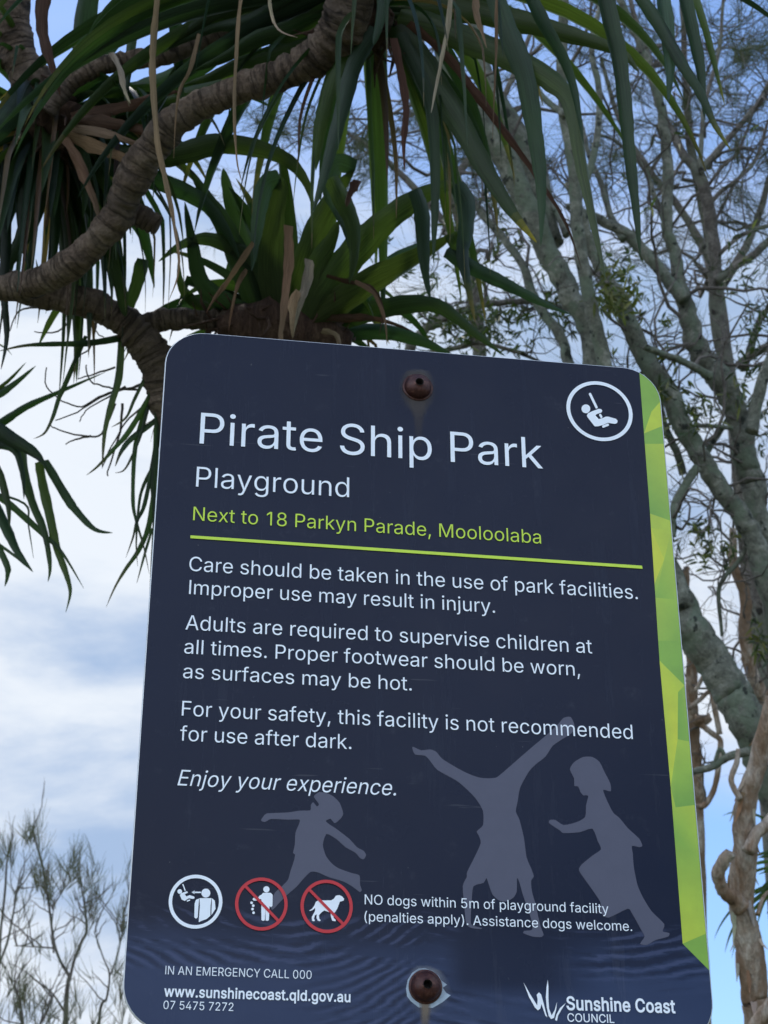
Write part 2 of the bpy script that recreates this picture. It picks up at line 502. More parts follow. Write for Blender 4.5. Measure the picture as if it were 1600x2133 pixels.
# ---- lime side stripe printed with folded-paper facets
def build_stripe():
    M = Mat('facet_print')
    c = M.mix(1.0, M.attr(), M.ramp(M.noise(45, 5, .65), [(.3, (.9, .9, .9)), (.7, (1.06, 1.06, 1.06))]), 'MULTIPLY')
    M.set(Base_Color=c, Roughness=.3)
    def I(y):
        P = [(779, 1332), (1071, 1354), (1389, 1374.5), (1652, 1398), (1967, 1422)]
        for (a, xa), (c_, xc) in zip(P, P[1:]):
            if y <= c_ or c_ == 1967: return (xa + (xc - xa) * (y - a) / (c_ - a), y)
    def O(y): 
        q = on_sign(1378.8 + .0866 * (y - 857.5), y)
        return ('s', X1 - .0012, q[1])
    def Mx(t, y):
        a = I(y); o = 1378.8 + .0866 * (y - 857.5) - 3
        return (a[0] + (o - a[0]) * t, y)
    G = (.16, .34, .022); G2 = (.20, .38, .024); LM = (.34, .48, .024); Y = (.46, .55, .016); Y2 = (.54, .57, .012); YG = (.40, .51, .022); GL = (.27, .43, .026)
    b = MB()
    def facet(pts, cols):
        q = [(p[1], p[2]) if p[0] == 's' else on_sign(*p) for p in pts]
        if isinstance(cols[0], float): cols = [cols] * len(q)
        ar = sum(q[i][0] * q[(i + 1) % len(q)][1] - q[(i + 1) % len(q)][0] * q[i][1] for i in range(len(q)))
        if ar < 0: q = q[::-1]; cols = list(cols)[::-1]
        o = len(b.v); b.v += [Vector((p[0], -.0003, p[1])) for p in q]
        b.face(tuple(range(o, o + len(q))), None, list(cols), 0, False)
    r = RC - .0012
    arc = []
    for k in range(9):
        a = rad(62 - 62 * k / 8)
        arc.append(('s', X1 - RC + r * math.cos(a), Z1 - RC + r * math.sin(a)))
    facet([I(779.5)] + arc + [Mx(.5, 858), I(903)], G2)
    facet([Mx(.5, 858), arc[-1], O(888), I(903)], Y)
    facet([I(903), O(888), O(925), I(925)], G2)
    facet([I(925), O(925), O(1085), I(1070)], [LM, YG, G2, G])
    facet([I(1070), O(1085), O(1106), I(1100)], YG)
    facet([I(1100), Mx(.55, 1165), I(1217)], Y2)
    facet([I(1100), O(1106), O(1250), I(1245), I(1217), Mx(.55, 1165)], [Y, YG, GL, G2, GL, Y])
    facet([I(1245), O(1250), O(1335), I(1335)], [LM, GL, G2, GL])
    facet([I(1335), O(1335), O(1428), I(1376)], [G2, G2, G, G2])
    facet([I(1376), O(1428), Mx(.7, 1442), Mx(.5, 1540), I(1640)], [Y, YG, Y, Y2, Y])
    facet([O(1428), O(1545), Mx(.5, 1540), Mx(.7, 1442)], [GL, G2, G, G2])
    facet([Mx(.5, 1540), O(1545), O(1677), Mx(.15, 1682), I(1640)], [LM, LM, G, G, GL])
    facet([I(1640), Mx(.15, 1682), O(1677), O(1790), I(1740)], [Y, LM, YG, GL, G2])
    facet([I(1740), O(1790), O(1945), I(1966)], [G2, GL, YG, Y])
    facet([I(1966), O(1945), O(2021)], [G2, G2, G2])
    b.build('side_stripe', M.m, sign)
build_stripe()

# ---- lettering: glyph outlines (advance, contours) in thousandths of an em
GLYPHS = {"(":[273,[89,207,90,244,94,283,101,324,109,364,119,403,132,441,145,477,160,510,177,539,236,539,219,503,204,466,191,428,179,390,169,351,161,313,156,276,152,241,151,207,152,176,155,145,160,115,167,83,177,50,188,16,202,-19,218,-57,236,-96,177,-96,160,-66,145,-36,132,-6,121,24,111,55,103,85,97,116,93,146,90,176]],")":[273,[37,-96,56,-56,72,-18,86,18,97,52,106,85,113,116,118,147,121,177,122,207,121,241,117,276,112,313,104,351,94,390,82,428,69,466,54,503,37,539,97,539,113,510,128,477,142,441,154,403,164,364,173,323,179,283,183,244,184,207,183,176,180,145,176,115,170,84,161,53,152,23,140,-7,127,-37,113,-67,97,-96]],",":[188,[38,-119,68,71,137,71,84,-119]],".":[188,[95,-4,83,-3,73,1,63,9,55,18,51,29,50,41,51,53,55,64,63,73,73,81,83,85,95,87,107,85,118,81,128,73,135,64,140,53,141,41,140,29,135,18,128,9,118,1,107,-3]],"0":[453,[227,-7,191,-3,158,7,130,24,105,48,85,77,69,113,57,155,50,202,48,254,50,306,57,353,69,395,85,431,106,461,130,484,159,502,191,512,227,516,262,512,295,502,323,484,348,461,368,431,384,395,396,353,403,306,405,254,403,202,396,155,384,113,368,77,348,48,323,24,295,7,263,-3],[227,50,250,52,271,60,290,74,306,92,320,116,330,144,338,176,342,213,344,254,342,295,338,332,330,365,320,393,306,416,290,435,271,449,250,457,227,460,203,457,182,449,163,435,147,416,134,393,123,365,115,332,111,295,109,254,111,213,115,176,123,144,134,116,147,92,163,74,182,60,203,52]],"1":[453,[76,0,76,55,391,55,391,0],[276,509,276,0,212,0,212,448,209,448,86,358,86,427,198,509]],"2":[453,[64,0,64,47,234,229,282,282,294,298,303,312,311,327,316,341,319,356,320,371,319,389,315,405,308,419,298,431,287,441,273,449,258,455,241,458,224,460,205,458,188,454,172,447,159,438,148,427,139,413,132,398,128,381,127,362,66,362,68,391,75,418,86,442,102,464,121,482,143,496,168,507,196,513,225,516,254,513,281,507,306,497,328,482,346,465,361,445,372,423,379,398,381,372,380,354,377,336,371,318,363,299,351,280,336,259,267,180,153,60,153,57,389,57,389,0]],"4":[453,[40,105,40,158,247,509,311,509,109,166,109,163,413,163,413,105],[282,0,282,121,282,146,282,318,343,318,343,0]],"5":[453,[221,-7,192,-5,165,1,140,11,118,25,99,41,83,60,71,82,63,105,60,130,122,130,125,115,130,102,138,89,148,78,160,68,173,60,188,54,204,51,221,50,241,51,259,56,276,64,291,75,304,89,314,104,322,122,326,141,328,162,326,183,321,203,314,221,303,237,290,251,275,262,257,270,238,275,218,277,201,276,184,273,167,268,152,262,139,255,128,246,67,253,96,509,366,509,366,452,151,452,134,301,136,301,148,311,162,318,178,325,194,330,212,333,229,334,252,332,274,328,294,321,313,311,330,299,345,285,358,269,370,251,379,231,386,210,390,187,391,163,388,132,381,102,369,76,352,52,332,32,309,15,282,3,253,-4]],"7":[453,[97,0,323,448,323,452,62,452,62,509,391,509,391,449,165,0]],"8":[453,[226,-7,193,-5,163,1,136,11,111,25,91,42,74,62,62,84,54,109,52,135,53,156,58,176,65,195,75,212,87,228,101,241,117,252,134,260,153,265,153,267,129,276,109,289,93,308,80,330,73,354,70,380,73,405,79,429,90,450,106,469,124,485,146,498,170,508,197,514,226,516,255,514,282,508,306,498,328,485,346,469,361,450,373,429,379,405,382,380,379,354,372,330,359,308,343,289,323,276,300,267,300,265,319,260,335,252,351,241,365,228,377,212,387,195,395,176,399,156,401,135,398,109,391,84,378,62,362,42,341,25,317,11,289,1,259,-5],[226,49,248,50,267,54,285,60,300,69,313,79,323,91,331,106,335,121,337,139,335,157,330,173,322,189,312,202,298,213,283,223,265,230,247,234,226,235,206,234,187,230,169,223,154,213,140,202,130,189,122,173,117,157,115,139,117,121,121,106,129,91,139,79,152,69,167,60,185,54,205,50],[226,290,244,291,260,294,274,300,287,308,298,318,307,330,314,344,318,359,319,376,318,392,314,407,308,420,299,432,288,442,275,449,260,455,244,459,226,460,208,459,192,455,177,449,164,442,153,432,145,420,138,407,134,392,133,376,134,359,138,344,145,330,154,318,165,308,178,300,193,294,209,291]],"A":[480,[16,0,201,509,276,509,463,0,395,0,287,302,264,372,232,478,245,478,213,371,191,302,85,0],[110,142,110,199,370,199,370,142]],"C":[510,[267,-7,225,-3,186,7,150,25,119,49,92,79,70,115,53,157,44,203,40,254,44,305,53,352,70,393,92,429,119,459,150,484,186,501,225,512,267,516,293,514,317,511,340,504,362,496,383,485,402,471,419,456,435,438,448,418,459,397,467,373,473,348,408,348,404,365,397,380,389,395,380,407,369,418,357,428,344,437,330,444,315,449,300,453,284,455,267,456,237,453,209,445,184,432,161,414,141,391,125,364,113,332,106,295,103,254,106,213,113,177,125,145,141,117,161,94,184,76,210,63,237,56,267,53,284,54,300,56,315,60,330,65,344,72,357,81,369,90,380,102,389,114,397,128,404,144,408,160,473,160,467,135,459,112,448,91,435,71,420,53,402,38,383,24,363,13,341,5,317,-2,293,-6]],"E":[419,[60,0,60,509,372,509,372,452,125,452,125,286,355,286,355,229,125,229,125,57,375,57,375,0]],"F":[410,[60,0,60,509,369,509,369,452,125,452,125,278,346,278,346,221,125,221,125,0]],"G":[520,[269,-7,225,-3,185,7,149,25,118,49,91,79,69,116,53,157,43,203,40,254,43,305,53,352,69,393,91,429,117,459,149,484,184,501,223,512,265,516,291,514,316,510,340,504,363,494,384,483,403,469,421,453,436,436,449,416,460,395,468,373,474,349,408,349,402,365,395,379,387,393,378,406,368,417,356,427,344,436,330,443,315,448,300,453,283,455,265,456,236,453,209,445,183,432,160,414,141,392,125,364,113,332,106,295,103,254,106,213,113,177,125,145,141,117,161,95,184,76,210,63,238,56,269,53,296,55,322,61,345,71,365,85,382,102,396,123,407,147,413,173,415,202,434,199,283,199,283,256,478,256,478,200,475,160,466,124,451,91,431,62,406,38,377,19,344,5,308,-4]],"I":[300,[31,0,31,57,118,57,118,452,31,452,31,509,269,509,269,452,183,452,183,57,269,57,269,0]],"L":[393,[60,0,60,509,125,509,125,57,361,57,361,0]],"M":[628,[60,0,60,509,152,509,277,187,287,159,299,123,311,84,322,49,307,49,318,83,330,121,342,158,352,187,476,509,568,509,568,0,504,0,504,291,504,327,505,369,506,413,507,457,513,457,498,409,482,363,467,322,456,291,342,0,286,0,170,291,159,321,145,361,129,408,112,457,119,457,120,416,121,372,122,328,122,291,122,0]],"N":[523,[60,0,60,509,136,509,343,183,363,151,388,107,414,55,405,54,401,108,399,157,399,195,399,509,463,509,463,0,387,0,202,290,177,331,148,381,108,452,119,454,122,384,124,328,125,291,125,0]],"O":[533,[267,-7,225,-3,186,7,150,25,119,49,92,79,70,115,53,157,44,203,40,254,44,305,53,352,70,393,92,429,119,459,150,484,186,501,225,512,267,516,309,512,348,501,384,484,415,459,442,429,464,393,480,352,490,305,493,254,490,203,480,157,464,115,442,79,415,49,384,25,348,7,309,-3],[267,53,296,55,324,63,349,76,372,94,392,116,408,144,420,176,428,213,430,254,428,295,420,332,408,365,392,392,372,415,349,433,324,446,296,453,267,456,237,453,210,445,184,433,161,415,142,392,125,364,113,332,106,295,103,254,106,213,113,176,125,144,142,117,161,94,184,76,210,63,237,55]],"P":[445,[60,0,60,509,235,509,272,506,305,499,332,487,356,471,375,452,390,430,400,404,407,377,409,348,407,318,400,291,390,265,375,243,356,223,332,207,305,195,272,188,235,186,109,186,109,242,233,242,257,244,279,248,297,256,312,266,324,279,333,294,339,310,343,328,344,348,343,367,339,385,333,402,324,416,312,428,297,439,279,446,257,451,232,452,125,452,125,0]],"R":[449,[60,0,60,509,236,509,273,506,305,500,333,489,356,473,376,455,390,433,401,408,407,381,409,352,407,323,401,296,390,271,376,250,356,232,333,217,305,206,273,200,236,198,96,198,96,255,234,255,258,256,280,260,298,267,313,276,325,287,334,300,340,316,344,333,345,352,344,371,340,389,334,405,325,419,313,430,298,440,279,446,258,451,233,452,125,452,125,0],[353,0,230,229,303,229,428,0]],"S":[447,[224,-9,188,-7,156,-1,128,9,102,23,81,40,64,60,51,83,42,109,38,137,104,137,108,118,114,102,123,88,136,76,150,66,166,59,185,53,204,50,224,49,246,50,267,54,286,60,303,69,317,79,329,92,338,106,344,122,346,139,344,154,340,168,332,179,322,189,310,197,296,205,245,222,184,239,145,253,112,269,86,289,67,313,56,341,52,372,54,400,62,425,75,448,92,468,113,484,138,498,165,508,195,514,227,516,259,514,289,508,316,498,340,484,360,468,377,449,390,427,398,403,401,378,337,378,332,402,320,421,302,437,280,449,254,456,225,459,204,457,185,454,167,448,152,440,139,430,129,418,121,405,117,391,115,376,117,359,122,345,131,334,142,324,155,315,169,308,212,293,264,279,312,264,328,256,344,248,359,238,372,226,384,213,395,198,402,180,407,161,408,139,406,112,399,87,386,64,370,43,349,25,323,11,294,0,261,-7]],"U":[517,[259,-8,220,-6,186,2,154,15,126,33,103,55,85,80,71,108,63,140,60,173,60,509,124,509,124,178,126,155,132,133,141,113,153,95,169,80,187,68,208,59,232,53,259,52,285,53,309,59,331,68,349,80,364,95,377,113,385,133,391,155,393,178,393,509,457,509,457,173,454,140,446,108,433,80,414,55,391,33,363,15,332,2,297,-6]],"Y":[472,[203,0,203,208,16,509,91,509,192,344,222,292,250,230,224,230,251,293,280,344,381,509,455,509,268,208,268,0]],"a":[389,[160,-9,137,-7,115,-3,94,5,76,15,60,29,48,45,38,63,32,84,30,108,32,128,36,146,43,161,53,174,64,184,78,193,92,200,108,206,125,211,178,220,234,227,247,229,257,231,265,235,271,240,274,246,276,255,276,257,275,272,272,285,267,297,260,307,251,315,240,322,227,327,212,330,196,331,178,330,163,327,149,322,137,316,127,309,118,301,110,292,104,283,100,274,41,291,51,313,64,331,79,346,95,358,114,368,133,375,153,380,173,383,194,384,239,379,255,375,271,369,286,360,300,350,312,336,322,320,330,301,335,278,337,251,337,0,277,0,277,52,272,52,252,25,242,16,229,8,215,1,199,-4,181,-7],[170,45,192,47,211,51,228,59,242,68,254,80,263,93,270,108,274,122,276,138,276,190,259,182,231,176,200,171,175,168,134,159,122,153,112,147,103,139,97,130,93,118,92,105,93,93,96,82,102,72,109,64,119,57,130,52,142,48,156,46]],"b":[424,[229,-8,208,-7,189,-3,172,4,159,12,147,21,138,31,118,59,112,59,112,0,53,0,53,509,114,509,114,319,118,319,137,346,147,355,158,364,171,373,188,379,207,383,229,384,259,382,287,374,313,361,335,342,354,320,370,293,381,261,388,227,390,189,388,151,381,116,370,84,355,57,336,34,313,16,288,3,260,-6],[220,47,242,49,262,55,279,66,294,80,306,97,316,117,323,139,327,163,328,189,327,215,323,239,316,261,307,281,295,298,280,311,262,322,243,328,220,330,198,328,178,322,161,312,147,299,134,282,125,263,118,241,114,216,113,189,114,162,118,138,125,115,135,95,147,78,162,65,179,55,198,49]],"c":[396,[207,-8,174,-5,144,3,117,16,93,35,72,58,56,85,44,116,37,150,34,187,37,225,44,260,56,291,72,318,93,341,117,360,144,374,174,382,207,384,226,384,243,381,260,377,276,371,291,364,305,356,318,346,330,335,340,322,349,308,356,293,362,277,303,262,290,289,270,311,242,325,207,330,184,328,163,321,145,310,130,296,118,278,108,258,102,236,98,212,96,187,98,163,102,139,108,117,118,97,130,80,145,66,163,55,184,49,207,46,243,52,271,66,292,89,304,117,363,102,357,86,350,70,341,56,331,43,319,32,306,21,292,12,277,5,261,-1,244,-5,226,-7]],"d":[424,[195,-8,165,-6,137,3,111,16,89,34,70,57,55,84,43,116,36,151,34,189,36,227,43,261,55,293,70,320,89,342,112,361,137,374,165,382,196,384,218,383,237,379,253,373,267,364,278,355,287,346,306,319,311,319,311,509,372,509,372,0,313,0,313,59,307,59,287,31,277,21,266,12,252,4,236,-3,217,-7],[205,47,226,49,246,55,263,65,278,78,290,95,299,115,306,138,310,162,312,189,310,216,306,241,300,263,290,282,278,299,263,312,246,322,227,328,205,330,182,328,162,322,145,311,130,298,118,281,108,261,102,239,98,215,96,189,98,163,102,139,109,117,118,97,130,80,145,66,162,55,182,49]],"e":[404,[212,-8,177,-5,145,3,117,16,92,35,72,58,56,85,44,116,37,150,34,187,36,224,44,258,55,290,71,317,91,340,115,359,142,373,172,382,205,384,226,383,246,380,266,374,285,366,303,355,319,341,334,324,347,305,357,282,365,256,370,227,371,194,371,169,75,169,75,221,338,221,310,202,308,226,304,248,298,269,288,286,277,301,263,314,246,323,227,328,205,330,183,328,164,323,146,313,131,301,119,286,109,270,102,251,97,231,96,211,96,178,98,151,102,127,110,106,121,88,135,73,151,61,169,53,190,48,212,46,227,47,241,49,254,53,265,58,276,65,285,73,294,82,300,93,306,105,365,91,358,72,348,55,335,39,320,26,302,14,283,4,261,-3,237,-7]],"f":[254,[228,379,228,327,6,327,6,379],[81,0,81,432,82,452,87,470,96,486,107,499,120,510,135,519,152,525,169,529,187,530,222,527,243,521,227,468,215,472,195,474,178,472,164,468,154,460,147,449,143,435,142,419,142,0]],"g":[425,[207,-151,180,-149,156,-146,134,-140,114,-132,97,-122,82,-110,70,-97,59,-84,51,-69,101,-41,122,-66,131,-74,142,-82,154,-88,169,-93,187,-96,207,-97,236,-95,261,-87,282,-75,298,-58,308,-34,311,-6,311,68,306,68,287,41,277,32,266,23,252,16,236,10,217,6,195,5,165,7,138,14,113,27,90,43,71,65,55,90,43,120,36,154,34,191,36,229,43,263,55,293,71,320,90,342,112,361,138,374,166,382,196,384,218,383,237,379,253,373,267,365,279,356,288,346,308,319,313,319,313,379,372,379,372,-9,370,-40,363,-67,350,-90,334,-109,314,-124,291,-136,265,-144,237,-149],[205,59,227,61,246,66,264,75,278,87,290,103,300,121,307,142,311,166,312,193,311,219,307,242,300,264,291,283,279,299,264,312,247,322,227,328,205,330,182,328,163,322,145,312,130,298,118,282,109,262,102,241,98,218,96,193,98,167,102,144,109,123,118,104,131,88,145,76,163,66,183,61]],"h":[410,[114,227,114,0,53,0,53,509,114,509,114,287,102,287,116,319,132,344,152,362,175,374,200,382,227,384,252,383,275,377,295,369,313,356,328,340,341,321,350,298,355,271,357,240,357,0,296,0,296,235,293,263,286,286,273,304,256,318,235,326,210,329,192,328,176,324,161,317,147,308,136,297,126,283,119,266,115,248]],"i":[167,[53,0,53,379,114,379,114,0],[84,443,73,444,63,448,54,455,47,463,43,472,41,483,43,494,47,504,54,512,63,518,73,522,84,524,95,522,105,518,114,512,121,504,125,494,126,483,125,472,121,463,114,455,105,448,95,444]],"j":[167,[53,379,114,379,114,-30,112,-52,108,-72,102,-90,92,-106,80,-119,65,-129,47,-137,27,-141,4,-143,-10,-143,-10,-87,2,-87,18,-85,31,-80,40,-72,47,-61,51,-46,53,-29],[83,443,72,444,62,448,53,455,47,463,42,472,41,483,42,494,47,504,53,512,62,518,72,522,83,524,95,522,105,518,114,512,120,504,125,494,126,483,125,472,120,463,114,455,105,448,95,444]],"k":[381,[110,137,110,212,121,212,284,379,360,379,184,199,177,199],[53,0,53,509,114,509,114,0],[294,0,148,186,191,229,372,0]],"l":[189,[139,-2,112,0,91,8,74,20,62,37,55,59,53,84,53,509,114,509,114,99,114,83,117,71,120,62,126,57,135,53,146,52,160,53,170,54,181,3,162,-1]],"m":[610,[53,0,53,379,112,379,112,295,108,295,114,314,122,331,132,346,144,358,158,368,172,376,187,382,203,385,219,386,245,383,268,375,287,361,303,342,314,320,321,295,312,295,318,312,326,329,337,343,350,356,364,366,381,375,398,381,417,385,437,386,458,385,478,380,497,372,514,361,529,346,541,328,550,307,555,283,557,255,557,0,496,0,496,254,493,279,485,298,473,313,456,323,438,329,419,330,402,329,387,326,374,320,363,312,353,302,345,290,340,277,336,263,335,247,335,0,274,0,274,260,272,280,265,297,253,311,238,322,220,328,199,330,185,329,171,326,158,320,145,312,135,302,126,289,119,274,115,257,114,238,114,0]],"n":[410,[114,227,114,0,53,0,53,379,112,379,112,287,102,287,116,319,132,344,152,362,175,374,200,382,227,384,252,383,275,377,295,369,313,356,328,340,341,321,350,298,355,271,357,240,357,0,296,0,296,235,293,263,286,286,273,304,256,318,235,326,210,329,192,328,176,324,161,317,147,308,136,297,126,283,119,266,115,248]],"o":[415,[207,-8,174,-5,144,3,117,16,93,35,72,58,56,85,44,116,37,150,34,187,37,225,44,260,56,291,72,318,93,341,117,360,144,374,174,382,207,384,241,382,271,374,299,360,323,341,343,318,359,291,371,260,379,225,381,187,379,150,371,116,359,85,343,58,323,35,299,16,271,3,241,-5],[207,46,231,49,252,55,270,66,285,80,298,97,307,117,314,139,318,163,319,187,318,212,314,236,307,258,298,278,285,296,270,310,252,321,231,328,207,330,184,328,163,321,145,310,130,296,118,278,108,258,102,236,98,212,96,187,98,163,102,139,108,117,118,97,130,80,145,66,163,55,184,49]],"p":[424,[53,-143,53,379,112,379,112,319,118,319,137,346,147,355,158,364,171,373,188,379,207,383,229,384,259,382,287,374,313,361,335,342,354,320,370,293,381,261,388,227,390,189,388,151,381,116,370,84,355,57,336,34,313,16,288,3,260,-6,229,-8,208,-7,189,-3,173,4,159,12,147,21,138,31,118,59,114,59,114,-143],[220,47,242,49,262,55,279,66,294,80,306,97,316,117,323,139,327,163,328,189,327,215,323,239,316,261,307,281,295,298,280,311,262,322,243,328,220,330,198,328,178,322,161,312,147,299,134,282,125,263,118,241,114,216,113,189,114,162,118,138,125,115,135,95,147,78,162,65,179,55,198,49]],"q":[424,[372,-143,311,-143,311,59,306,59,287,31,277,21,266,12,252,4,236,-3,217,-7,195,-8,165,-6,137,3,111,16,89,34,70,57,55,84,43,116,36,151,34,189,36,227,43,261,55,293,70,320,89,342,112,361,137,374,165,382,196,384,218,383,237,379,253,373,267,364,278,355,287,346,307,319,313,319,313,379,372,379],[205,47,226,49,246,55,263,65,278,78,290,95,299,115,306,138,310,162,312,189,310,216,306,241,300,263,290,282,278,299,263,312,246,322,227,328,205,330,182,328,162,322,145,311,130,298,118,281,108,261,102,239,98,215,96,189,98,163,102,139,109,117,118,97,130,80,145,66,162,55,182,49]],"r":[259,[53,0,53,379,112,379,112,321,115,321,124,339,137,354,152,367,171,377,191,383,213,385,229,384,243,384,243,322,230,324,207,326,190,324,174,321,159,315,146,306,135,296,126,284,119,269,115,254,114,237,114,0]],"s":[365,[182,-8,157,-7,133,-3,112,3,93,12,76,24,62,38,50,54,41,73,36,94,94,107,101,87,111,72,124,60,141,52,160,47,181,45,206,47,227,53,244,62,258,74,265,88,268,103,266,115,262,126,254,136,243,144,229,150,212,155,149,170,118,180,92,192,72,208,58,227,50,249,47,274,49,295,55,314,65,332,79,347,95,360,115,370,137,378,161,383,187,384,212,383,234,379,254,372,271,363,286,352,299,339,309,324,318,308,324,290,268,277,262,291,254,304,243,316,228,325,210,331,187,333,166,331,147,326,131,317,119,305,111,292,109,277,110,264,115,253,124,243,136,235,152,229,172,223,229,209,261,200,287,187,306,171,320,153,328,131,331,107,329,85,323,65,312,47,298,31,281,18,260,6,236,-2,210,-7]],"t":[227,[204,379,204,327,6,327,6,379],[65,471,126,471,126,98,127,83,130,70,136,61,144,55,156,51,170,50,185,51,202,54,213,2,192,-3,168,-4,138,-1,113,7,92,21,77,41,68,64,65,93]],"u":[410,[182,-5,158,-3,135,2,115,11,97,23,82,39,69,59,60,82,54,109,53,139,53,379,114,379,114,144,116,117,124,94,137,75,154,61,175,53,200,50,218,51,234,55,249,62,263,71,274,83,283,97,290,113,295,132,296,153,296,379,357,379,357,0,298,0,298,92,307,92,294,60,277,35,257,17,234,5,209,-3]],"v":[389,[163,0,17,379,84,379,165,155,187,87,206,21,184,21,203,87,224,155,305,379,371,379,226,0]],"w":[567,[138,0,23,379,87,379,133,214,154,137,175,41,165,41,186,135,206,214,252,379,316,379,362,214,382,136,402,41,391,41,413,135,434,214,480,379,545,379,429,0,368,0,319,172,305,225,291,280,277,338,291,338,277,280,263,225,248,172,199,0]],"x":[379,[21,0,171,218,171,171,29,379,100,379,147,306,179,253,207,206,175,206,202,253,233,306,282,379,352,379,209,169,209,214,358,0,287,0,231,85,200,136,173,182,205,182,178,136,148,85,91,0]],"y":[389,[47,-139,61,-86,71,-87,83,-89,94,-90,104,-89,113,-86,122,-81,130,-74,138,-64,145,-51,151,-36,163,-1,17,379,84,379,165,155,187,87,206,21,184,21,202,87,224,155,305,379,371,379,204,-58,196,-77,187,-93,177,-107,165,-119,153,-128,139,-136,125,-141,109,-144,91,-145,65,-143]]," ":[188]}
GLYPHS['l'] = [167, [114, 509, 114, 0, 53, 0, 53, 509]]
GLYPHS['I'] = [167, [116, 509, 116, 0, 52, 0, 52, 509]]
GLYPHS['1'] = [390, [270, 509, 270, 0, 206, 0, 206, 440, 203, 440, 80, 352, 80, 420, 192, 509]]
def embolden(c, d):
    n = len(c); out = []
    for i in range(n):
        a, p, q = Vector(c[i - 1]), Vector(c[i]), Vector(c[(i + 1) % n])
        e0, e1 = (p - a), (q - p)
        if e0.length < 1e-6 or e1.length < 1e-6: out.append(tuple(p)); continue
        e0.normalize(); e1.normalize()
        n0, n1 = Vector((e0.y, -e0.x)), Vector((e1.y, -e1.x))
        m = n0 + n1
        if m.length < .3: m = n0
        m = m / max(.5, m.dot(n0))
        out.append((p.x - m.x * d, p.y - m.y * d))
    return out
def glyph(ch, bold):
    g = GLYPHS[ch]; cs = []
    for f in g[1:]:
        cs.append([(f[i], f[i + 1]) for i in range(0, len(f), 2)])
    if bold: cs = [embolden(c, bold) for c in cs]
    return g[0], cs
def lettering(text, start, end, cap, mat, name='lettering', bold=0, slant=0, y=.0009, font_cap=509, adv_bold=0):
    """start / end: first and last ink on the baseline in photograph pixels; cap: height of a capital there"""
    (xa, za), (xb, zb) = on_sign(*start), on_sign(*end)
    z = .5 * (za + zb)
    sz = (on_sign(start[0], start[1] - cap)[1] - za) / font_cap
    cur = 0; placed = []
    for ch in text:
        adv, cs = glyph(ch, bold)
        placed.append((ch, cur, cs)); cur += adv + adv_bold
    xs = [p[0] + dx for ch, dx, cs in placed for c in cs for p in c]
    lo, hi = min(xs), max(xs)
    sx = (xb - xa) / (hi - lo)
    b = MB()
    for ch, dx, cs in placed:
        if not cs: continue
        q = [[(xa + (p[0] + dx - lo) * sx + slant * p[1] * sz, z + p[1] * sz) for p in c] for c in cs]
        tri_fill(b, q, y)
    return b.build(name, mat, sign)

lettering('Pirate Ship Park', (415.5, 923.8), (1131, 978), 64.5, WHITE, 'title_lettering', -1)
lettering('Playground', (408, 1014.5), (727, 1037), 42, WHITE, 'subtitle_lettering', -3)
lettering('Next to 18 Parkyn Parade, Mooloolaba', (402, 1084), (1127, 1134), 28.5, LIME, 'address_lettering', -3)
BODY = [('Care should be taken in the use of park facilities.', (393.8, 1188.5), (1328.5, 1250.5), 30),
        ('Improper use may result in injury.', (393.6, 1238.4), (1031, 1277.5), 29.5),
        ('Adults are required to supervise children at', (386, 1311.9), (1233.4, 1362.3), 30.5),
        ('all times. Proper footwear should be worn,', (383.4, 1362), (1208, 1408.8), 29.8),
        ('as surfaces may be hot.', (381, 1413), (857.5, 1439.6), 29.8),
        ('For your safety, this facility is not recommended', (378.4, 1491), (1318, 1540.8), 31),
        ('for use after dark.', (374.4, 1544), (731.9, 1560.8), 31)]
for t, a, c, h in BODY:
    lettering(t, a, c, h, WHITE, 'lettering', -2)
lettering('Enjoy your experience.', (369.4, 1637.5), (824, 1657), 33, WHITE, 'slanted_lettering', -2, slant=.21)
lettering('NO dogs within 5m of playground facility', (759.4, 1883.2), (1267.5, 1904.5), 20.5, WHITE, 'lettering', -1)
lettering('(penalties apply). Assistance dogs welcome.', (759, 1919.5), (1316.5, 1940), 20.5, WHITE, 'lettering', -1)
lettering('IN AN EMERGENCY CALL 000', (344, 2031.5), (648.8, 2038.5), 18, WHITE, 'lettering', -3)
lettering('www.sunshinecoast.qld.gov.au', (341.3, 2076.4), (729.8, 2087.2), 21.5, WHITE, 'bold_lettering', 17, adv_bold=14)
lettering('07 5475 7272', (340, 2102.8), (485.8, 2106), 17.5, WHITE, 'lettering', 0)
lettering('Sunshine Coast', (1179.8, 2103), (1407, 2111), 27, WHITE, 'bold_lettering', 20, adv_bold=12)
lettering('COUNCIL', (1181.8, 2128.8), (1279.5, 2131), 17.5, WHITE, 'lettering', 5)
sheet([[(396.8, 1116), (1337, 1179.2), (1338, 1185.6), (396.6, 1122)]], .0009, 'rule_line', LIME)

def zp(pts, ox, oy, k): return [(ox + x * k, oy + y * k) for x, y in pts]
def spline_closed(pts, n=3):
    out = []; m = len(pts)
    for i in range(m):
        p0, p1, p2, p3 = pts[i - 1], pts[i], pts[(i + 1) % m], pts[(i + 2) % m]
        out.append(p1)
        if math.dist(p1, p2) < 6: continue
        for k in range(1, n):
            t = k / n; t2 = t * t; t3 = t2 * t
            f = (-.35 * t3 + .7 * t2 - .35 * t, 1.65 * t3 - 2.65 * t2 + 1, -1.65 * t3 + 2.3 * t2 + .35 * t, .35 * t3 - .35 * t2)
            out.append(tuple(a * f[0] + b * f[1] + c * f[2] + d * f[3] for a, b, c, d in zip(p0, p1, p2, p3)))
    return out
def disc(c, r, n=20): return [(c[0] + r * math.cos(2 * math.pi * k / n), c[1] + r * math.sin(2 * math.pi * k / n)) for k in range(n)]
